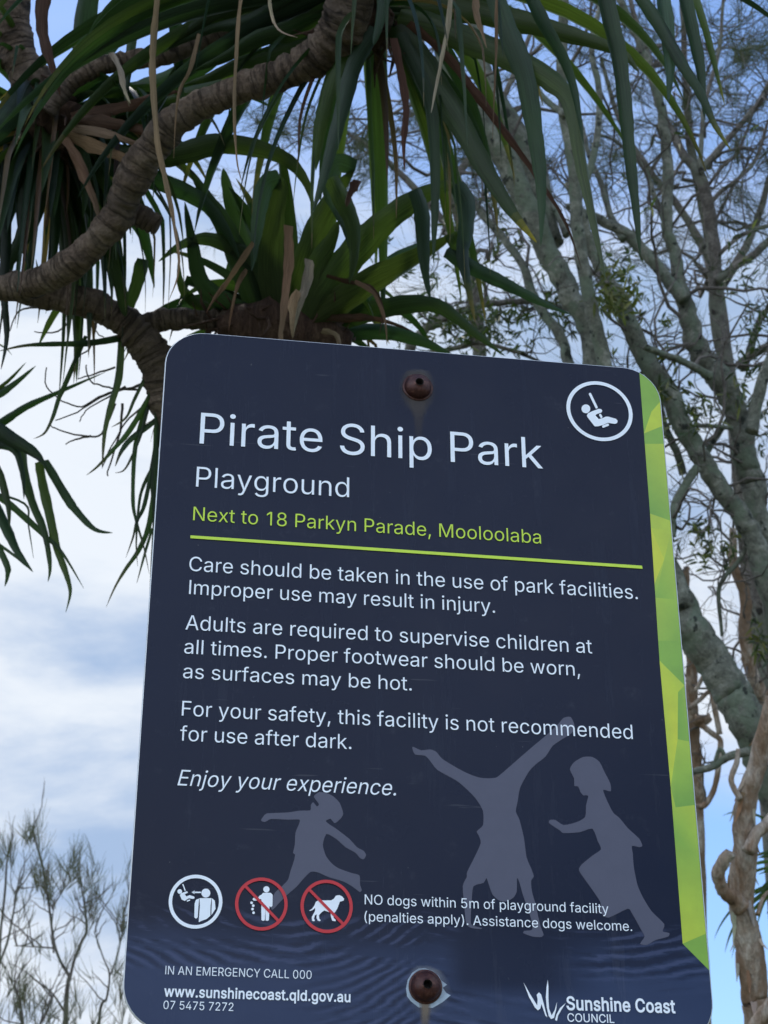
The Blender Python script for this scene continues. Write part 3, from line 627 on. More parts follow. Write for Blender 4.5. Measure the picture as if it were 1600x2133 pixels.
def stroke(a, b, w):
    dx, dy = b[0] - a[0], b[1] - a[1]; L = math.hypot(dx, dy); nx, ny = -dy / L * w / 2, dx / L * w / 2
    e = .3 * w; ex, ey = dx / L * e, dy / L * e
    return [(a[0] + nx, a[1] + ny), (a[0] - ex + nx * .5, a[1] - ey + ny * .5), (a[0] - ex - nx * .5, a[1] - ey - ny * .5), (a[0] - nx, a[1] - ny),
            (b[0] - nx, b[1] - ny), (b[0] + ex - nx * .5, b[1] + ey - ny * .5), (b[0] + ex + nx * .5, b[1] + ey + ny * .5), (b[0] + nx, b[1] + ny)]
def ring_polys(c, rx, inner):
    """a true circle on the sign: centre pixel, outer radius in pixels along the horizontal, inner/outer ratio"""
    cx, cz = on_sign(*c); r = .5 * (on_sign(c[0] + rx, c[1])[0] - on_sign(c[0] - rx, c[1])[0])
    return cx, cz, r, r * inner
def build_ring(c, rx, inner, mat, parent, y=.0009, slash=None, ry=None):
    cx, cz, ro, ri = ring_polys(c, rx, inner)
    k = 1.0 if ry is None else abs(on_sign(c[0], c[1] - ry)[1] - on_sign(c[0], c[1] + ry)[1]) / (2 * ro)
    b = MB(); n = 64
    for i in range(n):
        a, d = 2 * math.pi * i / n, 2 * math.pi * (i + 1) / n
        o = len(b.v)
        for r, an in ((ro, a), (ro, d), (ri, d), (ri, a)): b.v.append(Vector((cx + r * math.cos(an), -y, cz + r * k * math.sin(an))))
        b.face((o, o + 1, o + 2, o + 3), None, (1, 1, 1), 0, False)
    return b.build('ring', mat, parent)

def symbol(loc_px):
    x, z = on_sign(*loc_px)
    o = bpy.data.objects.new('pictogram', None); COL.objects.link(o); o.empty_display_size = .02
    o.parent = sign; o.location = Vector((x, 0, z)) - WORLD_LOC[sign.name]
    WORLD_LOC[o.name] = Vector((x, 0, z))
    return o
# child on a swing, ringed, by the title
k, ox, oy = .1125, 1160, 780
pg = symbol((1248.5, 857))
build_ring((1248.5, 857), 68.5, .885, WHITE, pg, ry=61.8)
swing = [disc((533, 645), 82), stroke((607, 365), (733, 625), 46),
         [(550, 775), (570, 730), (650, 690), (770, 645), (815, 650), (838, 680), (820, 715), (730, 745), (710, 765), (770, 835), (850, 815), (900, 790), (950, 790), (1090, 830), (1122, 870), (1110, 910), (1070, 925), (940, 905), (850, 945), (760, 970), (700, 970), (680, 950), (570, 810)],
         stroke((795, 752), (822, 800), 42), stroke((850, 975), (945, 938), 46)]
sheet([zp(p, ox, oy, k) for p in swing], .0009, 'swing_figure', WHITE, pg)
# adult watching a swing
k, ox, oy = .1875, 320, 1800
pg = symbol((407.4, 1878.4))
build_ring((407.4, 1878.4), 56, .87, WHITE, pg, ry=56.2)
watch = [disc((580, 325), 50), [(470, 400), (506, 384), (498, 470), (490, 595), (470, 610), (452, 595), (455, 440)],
         [(510, 381), (643, 381), (632, 470), (630, 577), (590, 612), (500, 648), (514, 470)],
         [(647, 381), (680, 410), (688, 500), (641, 570), (645, 470)], stroke((522, 317), (450, 317), 16), [(422, 316), (455, 296), (455, 337)]]
sheet([zp(p, ox, oy, k) for p in watch], .0009, 'adult_figure', WHITE, pg)
small = [disc((290, 307), 26), stroke((325, 228), (350, 296), 13), [(290, 345), (310, 325), (370, 303), (382, 318), (345, 340), (365, 362), (400, 348), (450, 363), (457, 380), (440, 390), (390, 383), (345, 412), (312, 396)], stroke((372, 414), (402, 402), 13)]
sheet([zp(p, ox, oy, k) for p in small], .0009, 'swing_figure', WHITE, pg)
# no littering
pg = symbol((544.3, 1883.6))
build_ring((544.3, 1883.6), 54.8, .875, RED, pg, y=.0012, ry=55.3)
sheet([zp(stroke((1022, 252), (1388, 638), 32), ox, oy, k)], .00125, 'slash', RED, pg)
litter = [disc((1252, 283), 35), [(1195, 345), (1215, 322), (1300, 322), (1322, 345), (1320, 465), (1305, 482), (1288, 470), (1286, 500), (1280, 625), (1262, 635), (1244, 628), (1241, 500), (1235, 625), (1215, 635), (1197, 625), (1195, 480), (1198, 400), (1190, 388), (1150, 408), (1112, 410), (1098, 395), (1108, 375), (1150, 388), (1178, 352)],
          disc((1088, 433), 15), disc((1106, 465), 15), disc((1098, 502), 15), disc((1110, 543), 15)]
sheet([zp(p, ox, oy, k) for p in litter], .0009, 'litter_figure', WHITE, pg)
# no dogs
ox = 600
pg = symbol((680.2, 1888.5))
build_ring((680.2, 1888.5), 54.5, .875, RED, pg, y=.0012, ry=55.6)
sheet([zp(stroke((228, 280), (616, 676), 32), ox, oy, k)], .00125, 'slash', RED, pg)
dog = [(235, 518), (265, 500), (292, 462), (308, 422), (340, 402), (400, 406), (480, 405), (510, 385), (530, 354), (570, 347), (600, 362), (622, 388), (615, 410), (575, 420), (560, 460), (545, 500), (522, 535), (502, 560), (507, 600), (530, 625), (525, 638), (490, 632), (476, 590), (470, 542), (440, 532), (400, 518), (370, 540), (342, 572), (347, 610), (362, 627), (355, 636), (330, 632), (315, 600), (318, 562), (297, 572), (287, 610), (298, 630), (285, 638), (265, 632), (262, 590), (285, 550), (300, 520), (300, 490), (270, 515), (242, 524)]
sheet([zp(dog, ox, oy, k)], .0009, 'dog_figure', WHITE, pg)
# council mark
k, ox, oy = .275, 1060, 2000
mark = [[(110, 172), (160, 260), (213, 345), (216, 300), (209, 265), (226, 245), (243, 262), (262, 330), (277, 390), (290, 436), (275, 422), (245, 335), (236, 370), (218, 382), (195, 360), (150, 280)],
        [(293, 148), (298, 200), (298, 290), (303, 370), (322, 420), (345, 380), (362, 320), (358, 370), (340, 440), (318, 448), (300, 425), (285, 360), (278, 280), (283, 210)],
        [(430, 325), (395, 380), (372, 420), (362, 462), (348, 455), (358, 415), (385, 365)]]
sheet([zp(p, ox, oy, k) for p in mark], .0009, 'wave_emblem', WHITE)
# playing children in mauve
jump = [(175, 995), (205, 950), (225, 938), (400, 930), (500, 915), (585, 912), (590, 870), (610, 845), (640, 880), (657, 860), (615, 800), (640, 772), (660, 760), (720, 768), (775, 795), (830, 850), (860, 940), (835, 985), (790, 1020), (770, 1000), (755, 982), (715, 1000), (745, 1030), (800, 1065), (910, 1150), (975, 1220), (1030, 1250), (1050, 1285), (1030, 1320), (1000, 1310), (960, 1265), (880, 1220), (800, 1150), (720, 1110), (690, 1200), (715, 1290), (760, 1350), (820, 1395), (930, 1435), (995, 1455), (1000, 1530), (1015, 1580), (1000, 1595), (940, 1550), (860, 1505), (740, 1470), (650, 1430), (590, 1425), (540, 1470), (470, 1550), (400, 1610), (330, 1680), (290, 1725), (265, 1740), (255, 1690), (290, 1600), (350, 1545), (400, 1490), (420, 1420), (450, 1330), (458, 1280), (442, 1268), (456, 1200), (462, 1100), (490, 1030), (495, 990), (400, 990), (260, 985), (225, 1002), (200, 1010)]
hand = [(50, 255), (100, 275), (150, 270), (185, 285), (220, 325), (330, 390), (400, 420), (450, 430), (510, 428), (545, 405), (700, 270), (790, 195), (860, 130), (890, 95), (930, 90), (952, 140), (935, 180), (880, 215), (830, 250), (790, 310), (740, 350), (700, 390), (650, 480), (635, 560), (625, 615), (645, 660), (670, 760), (685, 870), (710, 930), (725, 975), (710, 1000), (715, 1060), (735, 1130), (750, 1200), (762, 1250), (780, 1300), (770, 1312), (720, 1310), (665, 1290), (670, 1278), (715, 1272), (715, 1230), (690, 1150), (665, 1080), (645, 1010), (632, 985), (630, 1060), (610, 1095), (570, 1115), (530, 1108), (495, 1075), (475, 1020), (462, 985), (445, 1012), (390, 1030), (380, 1110), (375, 1200), (380, 1245), (440, 1262), (430, 1268), (380, 1262), (350, 1240), (340, 1150), (330, 1030), (352, 980), (355, 950), (400, 860), (430, 790), (420, 750), (408, 725), (443, 690), (442, 610), (400, 540), (340, 480), (290, 440), (190, 385), (150, 335), (120, 305), (65, 298)]
run = [(925, 380), (950, 340), (1000, 312), (1050, 312), (1090, 340), (1120, 400), (1150, 460), (1152, 503), (1110, 495), (1130, 550), (1165, 620), (1200, 650), (1250, 710), (1310, 765), (1328, 805), (1310, 813), (1270, 806), (1275, 850), (1280, 920), (1300, 1020), (1330, 1090), (1380, 1170), (1450, 1240), (1440, 1280), (1478, 1290), (1470, 1310), (1400, 1330), (1355, 1355), (1315, 1350), (1340, 1310), (1320, 1270), (1270, 1180), (1245, 1155), (1140, 1205), (1100, 1180), (1095, 1120), (1050, 1050), (1000, 980), (975, 940), (990, 910), (1050, 860), (1098, 825), (1080, 780), (1050, 710), (980, 730), (890, 735), (870, 720), (810, 680), (815, 662), (845, 662), (890, 690), (960, 675), (1010, 645), (1015, 580), (1027, 528), (1000, 525), (983, 505), (978, 490), (968, 475), (950, 472), (948, 430)]
sheet([spline_closed(zp(jump, 500, 1460, .25))], .0003, 'jumping_child_silhouette', MAUVE)
sheet([spline_closed(zp(hand, 840, 1460, .375))], .0003, 'handstand_child_silhouette', MAUVE)
sheet([spline_closed(zp(run, 840, 1460, .375))], .0003, 'running_child_silhouette', MAUVE)

# ---- rusty button-head bolts, the torn film round the lower one, and the stains they shed
def mat_rust():
    M = Mat('rusted_steel')
    n = M.noise(260, 6, .7); n2 = M.noise(90, 4)
    c = M.ramp(n, [(.3, (.020, .006, .006)), (.55, (.062, .018, .014)), (.75, (.16, .080, .055))])
    c = M.mix(M.math('MULTIPLY', M.sstep(n2, .55, .7), .6), c, (.13, .09, .075))
    M.set(Base_Color=c, Roughness=.42, Metallic=.35); M.bump(n, .6, .0009)
    return M.m
RUST = mat_rust()
DARK = mat_flat('socket_dark', (.008, .006, .005), .8, .2)
def build_bolt(px, rpx, h):
    cx, cz = on_sign(*px)
    r = .5 * (on_sign(px[0] + rpx, px[1])[0] - on_sign(px[0] - rpx, px[1])[0])
    o = bpy.data.objects.new('bolt', None); COL.objects.link(o); o.empty_display_size = .02
    o.parent = sign; o.location = Vector((cx, 0, cz)) - WORLD_LOC[sign.name]; WORLD_LOC[o.name] = Vector((cx, 0, cz))
    n = 36; b = MB()
    prof = [(1.13, .0004), (1.13, .0011), (1.06, .0014), (1.0, .0016)]
    for k in range(0, 9):
        a = rad(90 * k / 8 * .8); prof.append((math.cos(a) * 1.0, .0018 + math.sin(a) * (h - .0018)))
    prof += [(.30, h * .985)]
    for i, (q, y) in enumerate(prof):
        for j in range(n):
            an = 2 * math.pi * j / n
            b.v.append(Vector((cx + q * r * math.cos(an), -y, cz + q * r * math.sin(an))))
        if i:
            for j in range(n):
                kx = (j + 1) % n; a0 = (i - 1) * n + j; a1 = (i - 1) * n + kx
                b.face((a0, a1, a1 + n, a0 + n))
    b.build('head', RUST, o)
    s = MB(); rs = r * .30
    for i, (q, y) in enumerate(((1.0, h * .985), (.95, h * .98), (.93, h * .55), (.3, h * .45))):
        for j in range(n):
            an = 2 * math.pi * j / n
            hx = 1.0 if i < 1 else (math.cos(math.pi / 6) / math.cos((an % (math.pi / 3)) - math.pi / 6)) * 1.0
            s.v.append(Vector((cx + q * rs * hx * math.cos(an), -y, cz + q * rs * hx * math.sin(an))))
        if i:
            for j in range(n):
                kx = (j + 1) % n; a0 = (i - 1) * n + j; a1 = (i - 1) * n + kx
                s.face((a0, a1, a1 + n, a0 + n))
    s.face(tuple(3 * n + j for j in range(n)))
    s.build('socket', DARK, o)
build_bolt((870, 808), 28, .0112)
build_bolt((886, 2056), 31, .0112)
def mat_stain(name, col, col2, px_top, px_bot, alpha):
    M = Mat(name)
    sp = M.N.new('ShaderNodeSeparateXYZ'); M.L.new(M.tc.outputs['Object'], sp.inputs[0])
    oz = WORLD_LOC[sign.name][2]
    zt, zb = on_sign(*px_top)[1] - oz, on_sign(*px_bot)[1] - oz
    g = M.sstep(sp.outputs['Z'], zb, zt)
    n = M.noise(70, 5, .65, M.mapping('Object', (1, 1, .25)))
    edge = M.attr()
    sp2 = M.N.new('ShaderNodeSeparateColor'); M.L.new(edge, sp2.inputs[0])
    a = M.math('MULTIPLY', M.math('MULTIPLY', sp2.outputs[0], M.math('MULTIPLY_ADD', n, .9, .35)), M.math('MULTIPLY_ADD', g, .75, .25), clamp=True)
    M.set(Base_Color=M.mix(n, col, col2), Roughness=.7, Alpha=M.math('MULTIPLY', a, alpha, clamp=True))
    return M.m
def stain(outline, name, mat, y=.0006):
    """outline: list of (left px, centre px, right px, y px) rows; opaque in the middle, clear at the rim"""
    b = MB(); cols = []
    for r in outline:
        for x in (r[0], r[1] - (r[1] - r[0]) * .35, r[1] + (r[2] - r[1]) * .35, r[2]):
            p = on_sign(x, r[3]); b.v.append(Vector((p[0], -y, p[1])))
    m = len(outline); w = [0, 1, 1, 0]
    for i in range(m - 1):
        for j in range(3):
            a = i * 4 + j
            e0 = 0 if i == 0 else 1; e1 = 0 if i == m - 2 else 1
            f = [w[j] * e0, w[j] * e1, w[j + 1] * e1, w[j + 1] * e0]
            b.face((a, a + 4, a + 5, a + 1), None, [(q, q, q) for q in f], 0, False)
    b.build(name, mat, sign)
S1 = mat_stain('rust_run', (.050, .042, .038), (.11, .085, .07), (870, 800), (872, 925), .7)
stain([(846, 868, 890, 770), (836, 866, 899, 782), (831, 866, 903, 800), (833, 867, 905, 822), (843, 869, 900, 840), (853, 871, 892, 855), (859, 872, 885, 872), (862, 873, 882, 900), (862, 872, 881, 922), (861, 871, 881, 945)], 'rust_stain', S1)
S2 = mat_stain('rust_run_low', (.13, .10, .075), (.22, .17, .12), (886, 2080), (886, 2160), 1.25)
stain([(868, 884, 902, 2062), (870, 885, 899, 2085), (874, 886, 898, 2105), (873, 885, 897, 2125), (874, 885, 896, 2150), (876, 885, 894, 2168)], 'rust_stain', S2, .0008)
S3 = mat_stain('pale_tide', (.20, .22, .26), (.30, .31, .34), (886, 2020), (886, 2110), .8)
stain([(868, 886, 905, 2010), (852, 886, 922, 2022), (842, 886, 936, 2045), (840, 886, 945, 2070), (850, 888, 936, 2092), (862, 888, 915, 2108), (875, 888, 900, 2118)], 'dried_stain', S3, .0005)
S4 = mat_stain('pale_scuff', (.07, .065, .065), (.15, .135, .13), (870, 770), (870, 900), .55)
stain([(858, 872, 888, 768), (842, 872, 898, 774), (834, 870, 905, 788), (829, 868, 909, 808), (832, 868, 908, 832), (842, 869, 898, 850), (855, 870, 886, 868)], 'dried_stain', S4, .0005)
TORN = mat_flat('film_backing', (.38, .47, .56), .6, .4, 0, .18, 160)
sheet([zp([(640, 335), (760, 325), (900, 385), (1010, 465), (1060, 555), (1165, 635), (1085, 690), (1150, 785), (1232, 830), (1080, 960), (900, 1062), (640, 1055), (500, 945), (425, 850), (408, 700), (440, 540), (520, 415)], 800, 1980, .1125)], .00035, 'torn_film', TORN)
# ---- steel post behind the panel
def build_post():
    M = mat_flat('galvanised_post', (.38, .39, .40), .5, .5, .7, .2, 30)
    b = MB(); px = on_sign(878, 1500)[0]
    b.tube([Vector((px, .034, .0)), Vector((px, .034, Z1 - .03))], [.03, .03], 24)
    b.build('post', M, sign)
    for p in ((870, 808), (886, 2056)):
        b = MB()
        x, z = on_sign(*p)
        q = [(px - .05, .0034), (px + .05, .0034), (px + .05, .0062), (px + .036, .0062), (px + .033, .05), (px + .022, .064), (px - .022, .064), (px - .033, .05), (px - .036, .0062), (px - .05, .0062)]
        o = len(b.v); m = len(q)
        for dz in (-.013, .013): b.v += [Vector((u, w, z + dz)) for u, w in q]
        for i in range(m):
            j = (i + 1) % m; b.face((o + i, o + j, o + m + j, o + m + i), None, (1, 1, 1), 0, False)
        b.face(tuple(o + i for i in reversed(range(m))), None, (1, 1, 1), 0, False); b.face(tuple(o + m + i for i in range(m)), None, (1, 1, 1), 0, False)
        b.build('bracket', M, sign)
build_post()
# ------------------------------------------------------------------ plants: helpers
def pxr(w, d): return w * .5 * d / FPX          # half width in metres of something w photograph pixels wide
def path(pts, d, w, n=6, d1=None):
    """pixel polyline -> smoothed world points and radii; d (to d1) metres deep; w a number, or one width per point"""
    m = len(pts); L = [0]
    for i in range(1, m): L.append(L[-1] + math.dist(pts[i], pts[i - 1]))
    rows = []
    for i, p in enumerate(pts):
        dd = d if d1 is None else d + (d1 - d) * L[i] / L[-1]
        ww = w[i] if isinstance(w, (list, tuple)) and len(w) == m else (w[0] + (w[-1] - w[0]) * L[i] / L[-1] if isinstance(w, (list, tuple)) else w)
        q = at(p[0], p[1], dd)
        rows.append((q.x, q.y, q.z, pxr(ww, dd)))
    s = smooth(rows, n)
    return [Vector(r[:3]) for r in s], [max(.0004, r[3]) for r in s]
def rvec(r):
    while True:
        v = Vector((r.uniform(-1, 1), r.uniform(-1, 1), r.uniform(-1, 1)))
        if .1 < v.length < 1: return v.normalized()
def crooked(pts, rads, r, amp):
    """wander a smooth limb a little, as old wood does"""
    o = Vector((0, 0, 0)); out = []
    for i, p in enumerate(pts):
        o = o * .75 + rvec(r) * amp
        e = min(1, i / 2.0)
        out.append(p + o * e)
    return out
def twig(b, p, d, L, rr, lvl, r, tips, crook=.45, up=.05, kids=(2, 4), nseg=7, col=(1, 1, 1), shrink=.55):
    n = max(4, int(nseg)); pts = [p.copy()]; d = d.normalized(); st = L / n
    for i in range(n):
        d = unit(d + rvec(r) * crook + Vector((0, 0, up)))
        pts.append(pts[-1] + d * st * r.uniform(.7, 1.3))
    rads = [rr * (1 - .65 * i / n) for i in range(n + 1)]
    b.tube(pts, rads, 5 if rr > .004 else 3, col, cap=False)
    tips.append((pts[-1], d, lvl))
    if lvl > 0:
        for k in range(r.randint(*kids)):
            i = r.randint(max(1, n // 3), n - 1)
            dd = unit((pts[i + 1] - pts[i]).normalized() + rvec(r) * .95)
            twig(b, pts[i], dd, L * shrink * r.uniform(.7, 1.25), max(.0008, rads[i] * .62), lvl - 1, r, tips, crook, up, kids, max(4, nseg - 1), col, shrink)
    return pts

# ------------------------------------------------------------------ pandanus (screw pine)
PAN_BARK = mat_bark('ringed_bark', [(.28, (.055, .038, .028)), (.5, (.150, .106, .078)), (.72, (.26, .20, .155))], 22, (.16, .12, .095), 7, 1.1, ring=150, dark=(.018, .012, .009))
STRAP = mat_leaf('strap_leaf', .36, .36, tcol=(1.35, 1.6, .5), spec=.34)
DEAD = mat_leaf('dead_leaf', .25, .8, tcol=(1.1, 1.0, .8), spec=.2)
FIBRE = mat_bark('leaf_base_fibre', [(.25, (.030, .016, .012)), (.5, (.075, .042, .03)), (.75, (.16, .10, .07))], 30, stretch=(2, 2, .3), bump=.9)
GREENS = [(.014, .031, .018), (.020, .043, .022), (.029, .055, .023), (.040, .064, .024), (.024, .049, .037), (.060, .090, .030)]
TANS = [(.27, .19, .125), (.16, .105, .07), (.085, .048, .036), (.33, .28, .215)]
def leaf_px(b, pts, d, w, col, r, d1=None, fold=.38, roll=.0, tip=None, n=5, rag=.04, turn=.3):
    """strap leaf traced as a pixel polyline at its own depth; width swells early and runs to a long point"""
    P, R = path(pts, d, 1.0, n, d1)
    m = len(P); wid = []
    for i in range(m):
        t = i / (m - 1)
        s = min(1, .80 + t * .9) * (1 - t ** 1.7) ** .85
        dd = (P[i] - Vector(CAM)).dot(FWD)
        wid.append(max(.0006, w * dd / FPX * s * (1 + rag * (math.sin(i * 2.3 + w) + math.sin(i * 1.1 + 2 * w)))))
    rl = r.uniform(-.35, .35) + roll
    def side(i, t):
        view = unit(P[i] - Vector(CAM)); s0 = unit(t.cross(view))
        a = rl + turn * math.sin(i / m * 4 + rl * 9)
        return unit(s0 * math.cos(a) + view * math.sin(a))
    b.ribbon(P, wid, side, fold, col, tip=tip)
def leaf_free(b, base, d0, L, w, droop, col, r, kink=None, fold=.4, tip=None, n=16, d_up=None):
    """strap leaf grown from its base: arches under its own weight, some break and hang"""
    pts = [base.copy()]; d = d0.normalized(); st = L / n; kk = None if kink is None else int(kink * n)
    for i in range(n):
        t = i / n
        d = unit(d + Vector((0, 0, -1)) * droop * (.35 + 1.6 * t) / n * 2 + rvec(r) * .025)
        if kk is not None and i == kk: d = unit(Vector((d.x * .25, d.y * .25, -1)))
        pts.append(pts[-1] + d * st)
    wid = [max(.0006, w * min(1, .75 + i / n * 1.1) * (1 - (i / n) ** 2.0) ** .8) for i in range(n + 1)]
    if tip is None and r.random() < .45: tip = (r.uniform(.8, .93), (.13, .10, .055))
    s0 = unit(d0.cross(Vector((0, 0, 1))) + rvec(r) * .25)
    b.ribbon(pts, wid, lambda i, t: unit(s0 - t * s0.dot(t)), fold, col, tip=tip)
    return pts
def vary(c, r, a=.25):
    k = 1 + r.uniform(-a, a); return tuple(max(0, q * k * (1 + r.uniform(-.08, .08))) for q in c)

DA, DB, DC = 2.95, 2.65, 3.05
def ground_pt(x, y, d):
    p = at(x, y, d); return Vector((p.x, p.y, 0))
R1 = random.Random(11)
pan_base = ground_pt(520, 1500, 3.1)
pan = thing('pandanus_tree', 'screw pine with ringed trunk and spiky strap leaves, arching over the sign', 'tree', pan_base)
def limb(name, pts, d, w, mat, parent, r, d1=None, amp=.0, nseg=20, rough=.115, ends=None):
    P, R = path(pts, d, w, 12, d1)
    if amp: P = crooked(P, R, r, amp)
    if ends: P += ends[0]; R += ends[1]
    b = MB(); b.tube(P, R, nseg, rough=rough, rng=r)
    return b.build(name, mat, parent), P, R
low = [(-480, 500), (-300, 580), (-120, 606), (-20, 590), (60, 602), (130, 620), (200, 640), (262, 672), (300, 712), (330, 765), (352, 840), (390, 960), (430, 1150)]
_, PL, RL = limb('trunk', low, 2.95, [56, 60, 66, 66, 66, 64, 62, 68, 78, 74, 80, 84, 90], PAN_BARK, pan, R1, 3.1,
                 ends=([pan_base + Vector((-.06, -.02, 1.3)), pan_base + Vector((-.02, 0, .5)), pan_base], [.045, .055, .075]))
_, PU, RU = limb('branch', [(-10, 600), (60, 592), (130, 560), (190, 510), (235, 462), (262, 405), (290, 350), (330, 290), (390, 236), (470, 196), (560, 166), (640, 130), (690, 88), (720, 36), (742, -50)],
                 2.86, [60, 62, 64, 64, 66, 70, 72, 70, 66, 62, 66, 76, 84, 96, 100], PAN_BARK, pan, R1, 2.56)
limb('branch', [(240, 440), (285, 448), (330, 470)], 2.9, [50, 50, 42], PAN_BARK, pan, R1)
limb('branch', [(276, 690), (330, 668), (400, 664), (458, 668), (540, 668)], 3.05, [46, 48, 44, 46, 60], PAN_BARK, pan, R1, DC)
limb('branch', [(-30, -420), (-10, -240), (10, -80), (22, 40), (40, 120), (80, 200), (110, 250)], DA, [70, 80, 84, 84, 80, 90, 70], PAN_BARK, pan, R1)
limb('branch', [(100, 235), (150, 172), (230, 132), (330, 118), (420, 84), (520, 44), (640, 0), (760, -60)], DA - .1, [34, 36, 40, 44, 44, 42, 44, 46], PAN_BARK, pan, R1)

def crown(name, traced, free, label=None):
    b = MB()
    for t in traced: t(b)
    free(b)
    o = b.build(name, STRAP, pan)
    return o
def T(pts, d, w, c, d1=None, tip=None, fold=.38, roll=0, n=5):
    return lambda b: leaf_px(b, pts, d, w, vary(GREENS[c], R1), R1, d1, fold, roll, tip, n)

# --- the crown at the top, seen from below
def freeB(b):
    c = at(765, 20, DB)
    for k in range(34):
        a = R1.uniform(0, 2 * math.pi); e = R1.uniform(-.9, .5)
        d = Vector((math.cos(a) * math.cos(e), math.sin(a) * math.cos(e), math.sin(e)))
        leaf_free(b, c + d * .03, d, R1.uniform(.25, .5), R1.uniform(.008, .015), R1.uniform(.8, 2.0), vary(R1.choice(GREENS + TANS[1:3]), R1), R1, R1.choice([None, .5, .7]))
    for k in range(46):
        a = R1.uniform(0, 2 * math.pi); e = R1.uniform(-.25, .9)
        d = Vector((math.cos(a) * math.cos(e), math.sin(a) * math.cos(e), math.sin(e) + .15))
        leaf_free(b, c + d * .03 + Vector((0, 0, .05)), d, R1.uniform(.45, .75), R1.uniform(.03, .042), R1.uniform(.5, 1.3), vary(R1.choice(GREENS), R1), R1)
yel = (.80, (.16, .15, .03))
crown('leaf_crown', [
    T([(815, 15), (900, 5), (985, 20), (1090, 45), (1185, 72), (1290, 108), (1330, 150)], 2.7, 62, 3, 2.5, roll=.1),
    T([(830, 40), (900, 52), (990, 88), (1080, 125), (1150, 165), (1192, 215), (1212, 330), (1232, 430), (1250, 520), (1262, 585)], 2.62, 62, 3, 2.4, roll=.2),
    T([(820, 60), (860, 110), (905, 175), (962, 262), (1020, 365), (1070, 445), (1118, 505)], 2.62, 66, 2, 2.5, tip=(.88, (.30, .23, .02))),
    T([(830, 70), (868, 150), (893, 215), (902, 300), (905, 400), (904, 480), (903, 548)], 2.6, 38, 1, 2.55),
    T([(1030, -20), (1058, 60), (1092, 150), (1110, 250), (1124, 350), (1129, 430), (1127, 512)], 2.55, 50, 1, 2.45),
    T([(1088, -40), (1130, 50), (1170, 120), (1196, 190), (1216, 300)], 2.45, 36, 0, 2.4),
    T([(1248, -60), (1268, 40), (1286, 120), (1300, 230), (1312, 340), (1326, 450), (1334, 535)], 2.45, 46, 1, 2.35),
    T([(1310, -40), (1370, 45), (1420, 130), (1460, 195), (1490, 262), (1524, 315)], 2.5, 30, 1, 2.4, tip=yel),
    T([(1372, -60), (1388, 60), (1396, 140), (1392, 215)], 2.5, 36, 4, 2.45),
    T([(1412, -60), (1440, 60), (1460, 150), (1468, 250)], 2.5, 34, 4, 2.45),
    T([(1436, -50), (1470, 60), (1490, 140), (1510, 220)], 2.55, 18, 3, 2.5, tip=yel),
    T([(785, 60), (742, 132), (718, 210), (690, 310), (668, 390), (652, 440)], 2.6, 40, 4, 2.55),
    T([(720, 100), (690, 165), (672, 235), (664, 300), (658, 355)], 2.6, 42, 3, 2.6),
    T([(800, -30), (790, 40), (778, 95)], 2.5, 34, 4, 2.5),
    T([(690, 20), (620, 60), (540, 80), (470, 120), (400, 150)], 2.7, 48, 2, 2.75),
    T([(700, 60), (610, 95), (520, 125), (440, 160), (380, 178)], 2.72, 44, 3, 2.8),
    T([(640, -20), (560, 30), (500, 50), (440, 60), (330, 110)], 2.7, 42, 1, 2.8),
    T([(560, -40), (470, 10), (400, 60), (340, 110)], 2.7, 38, 2, 2.8),
], freeB)
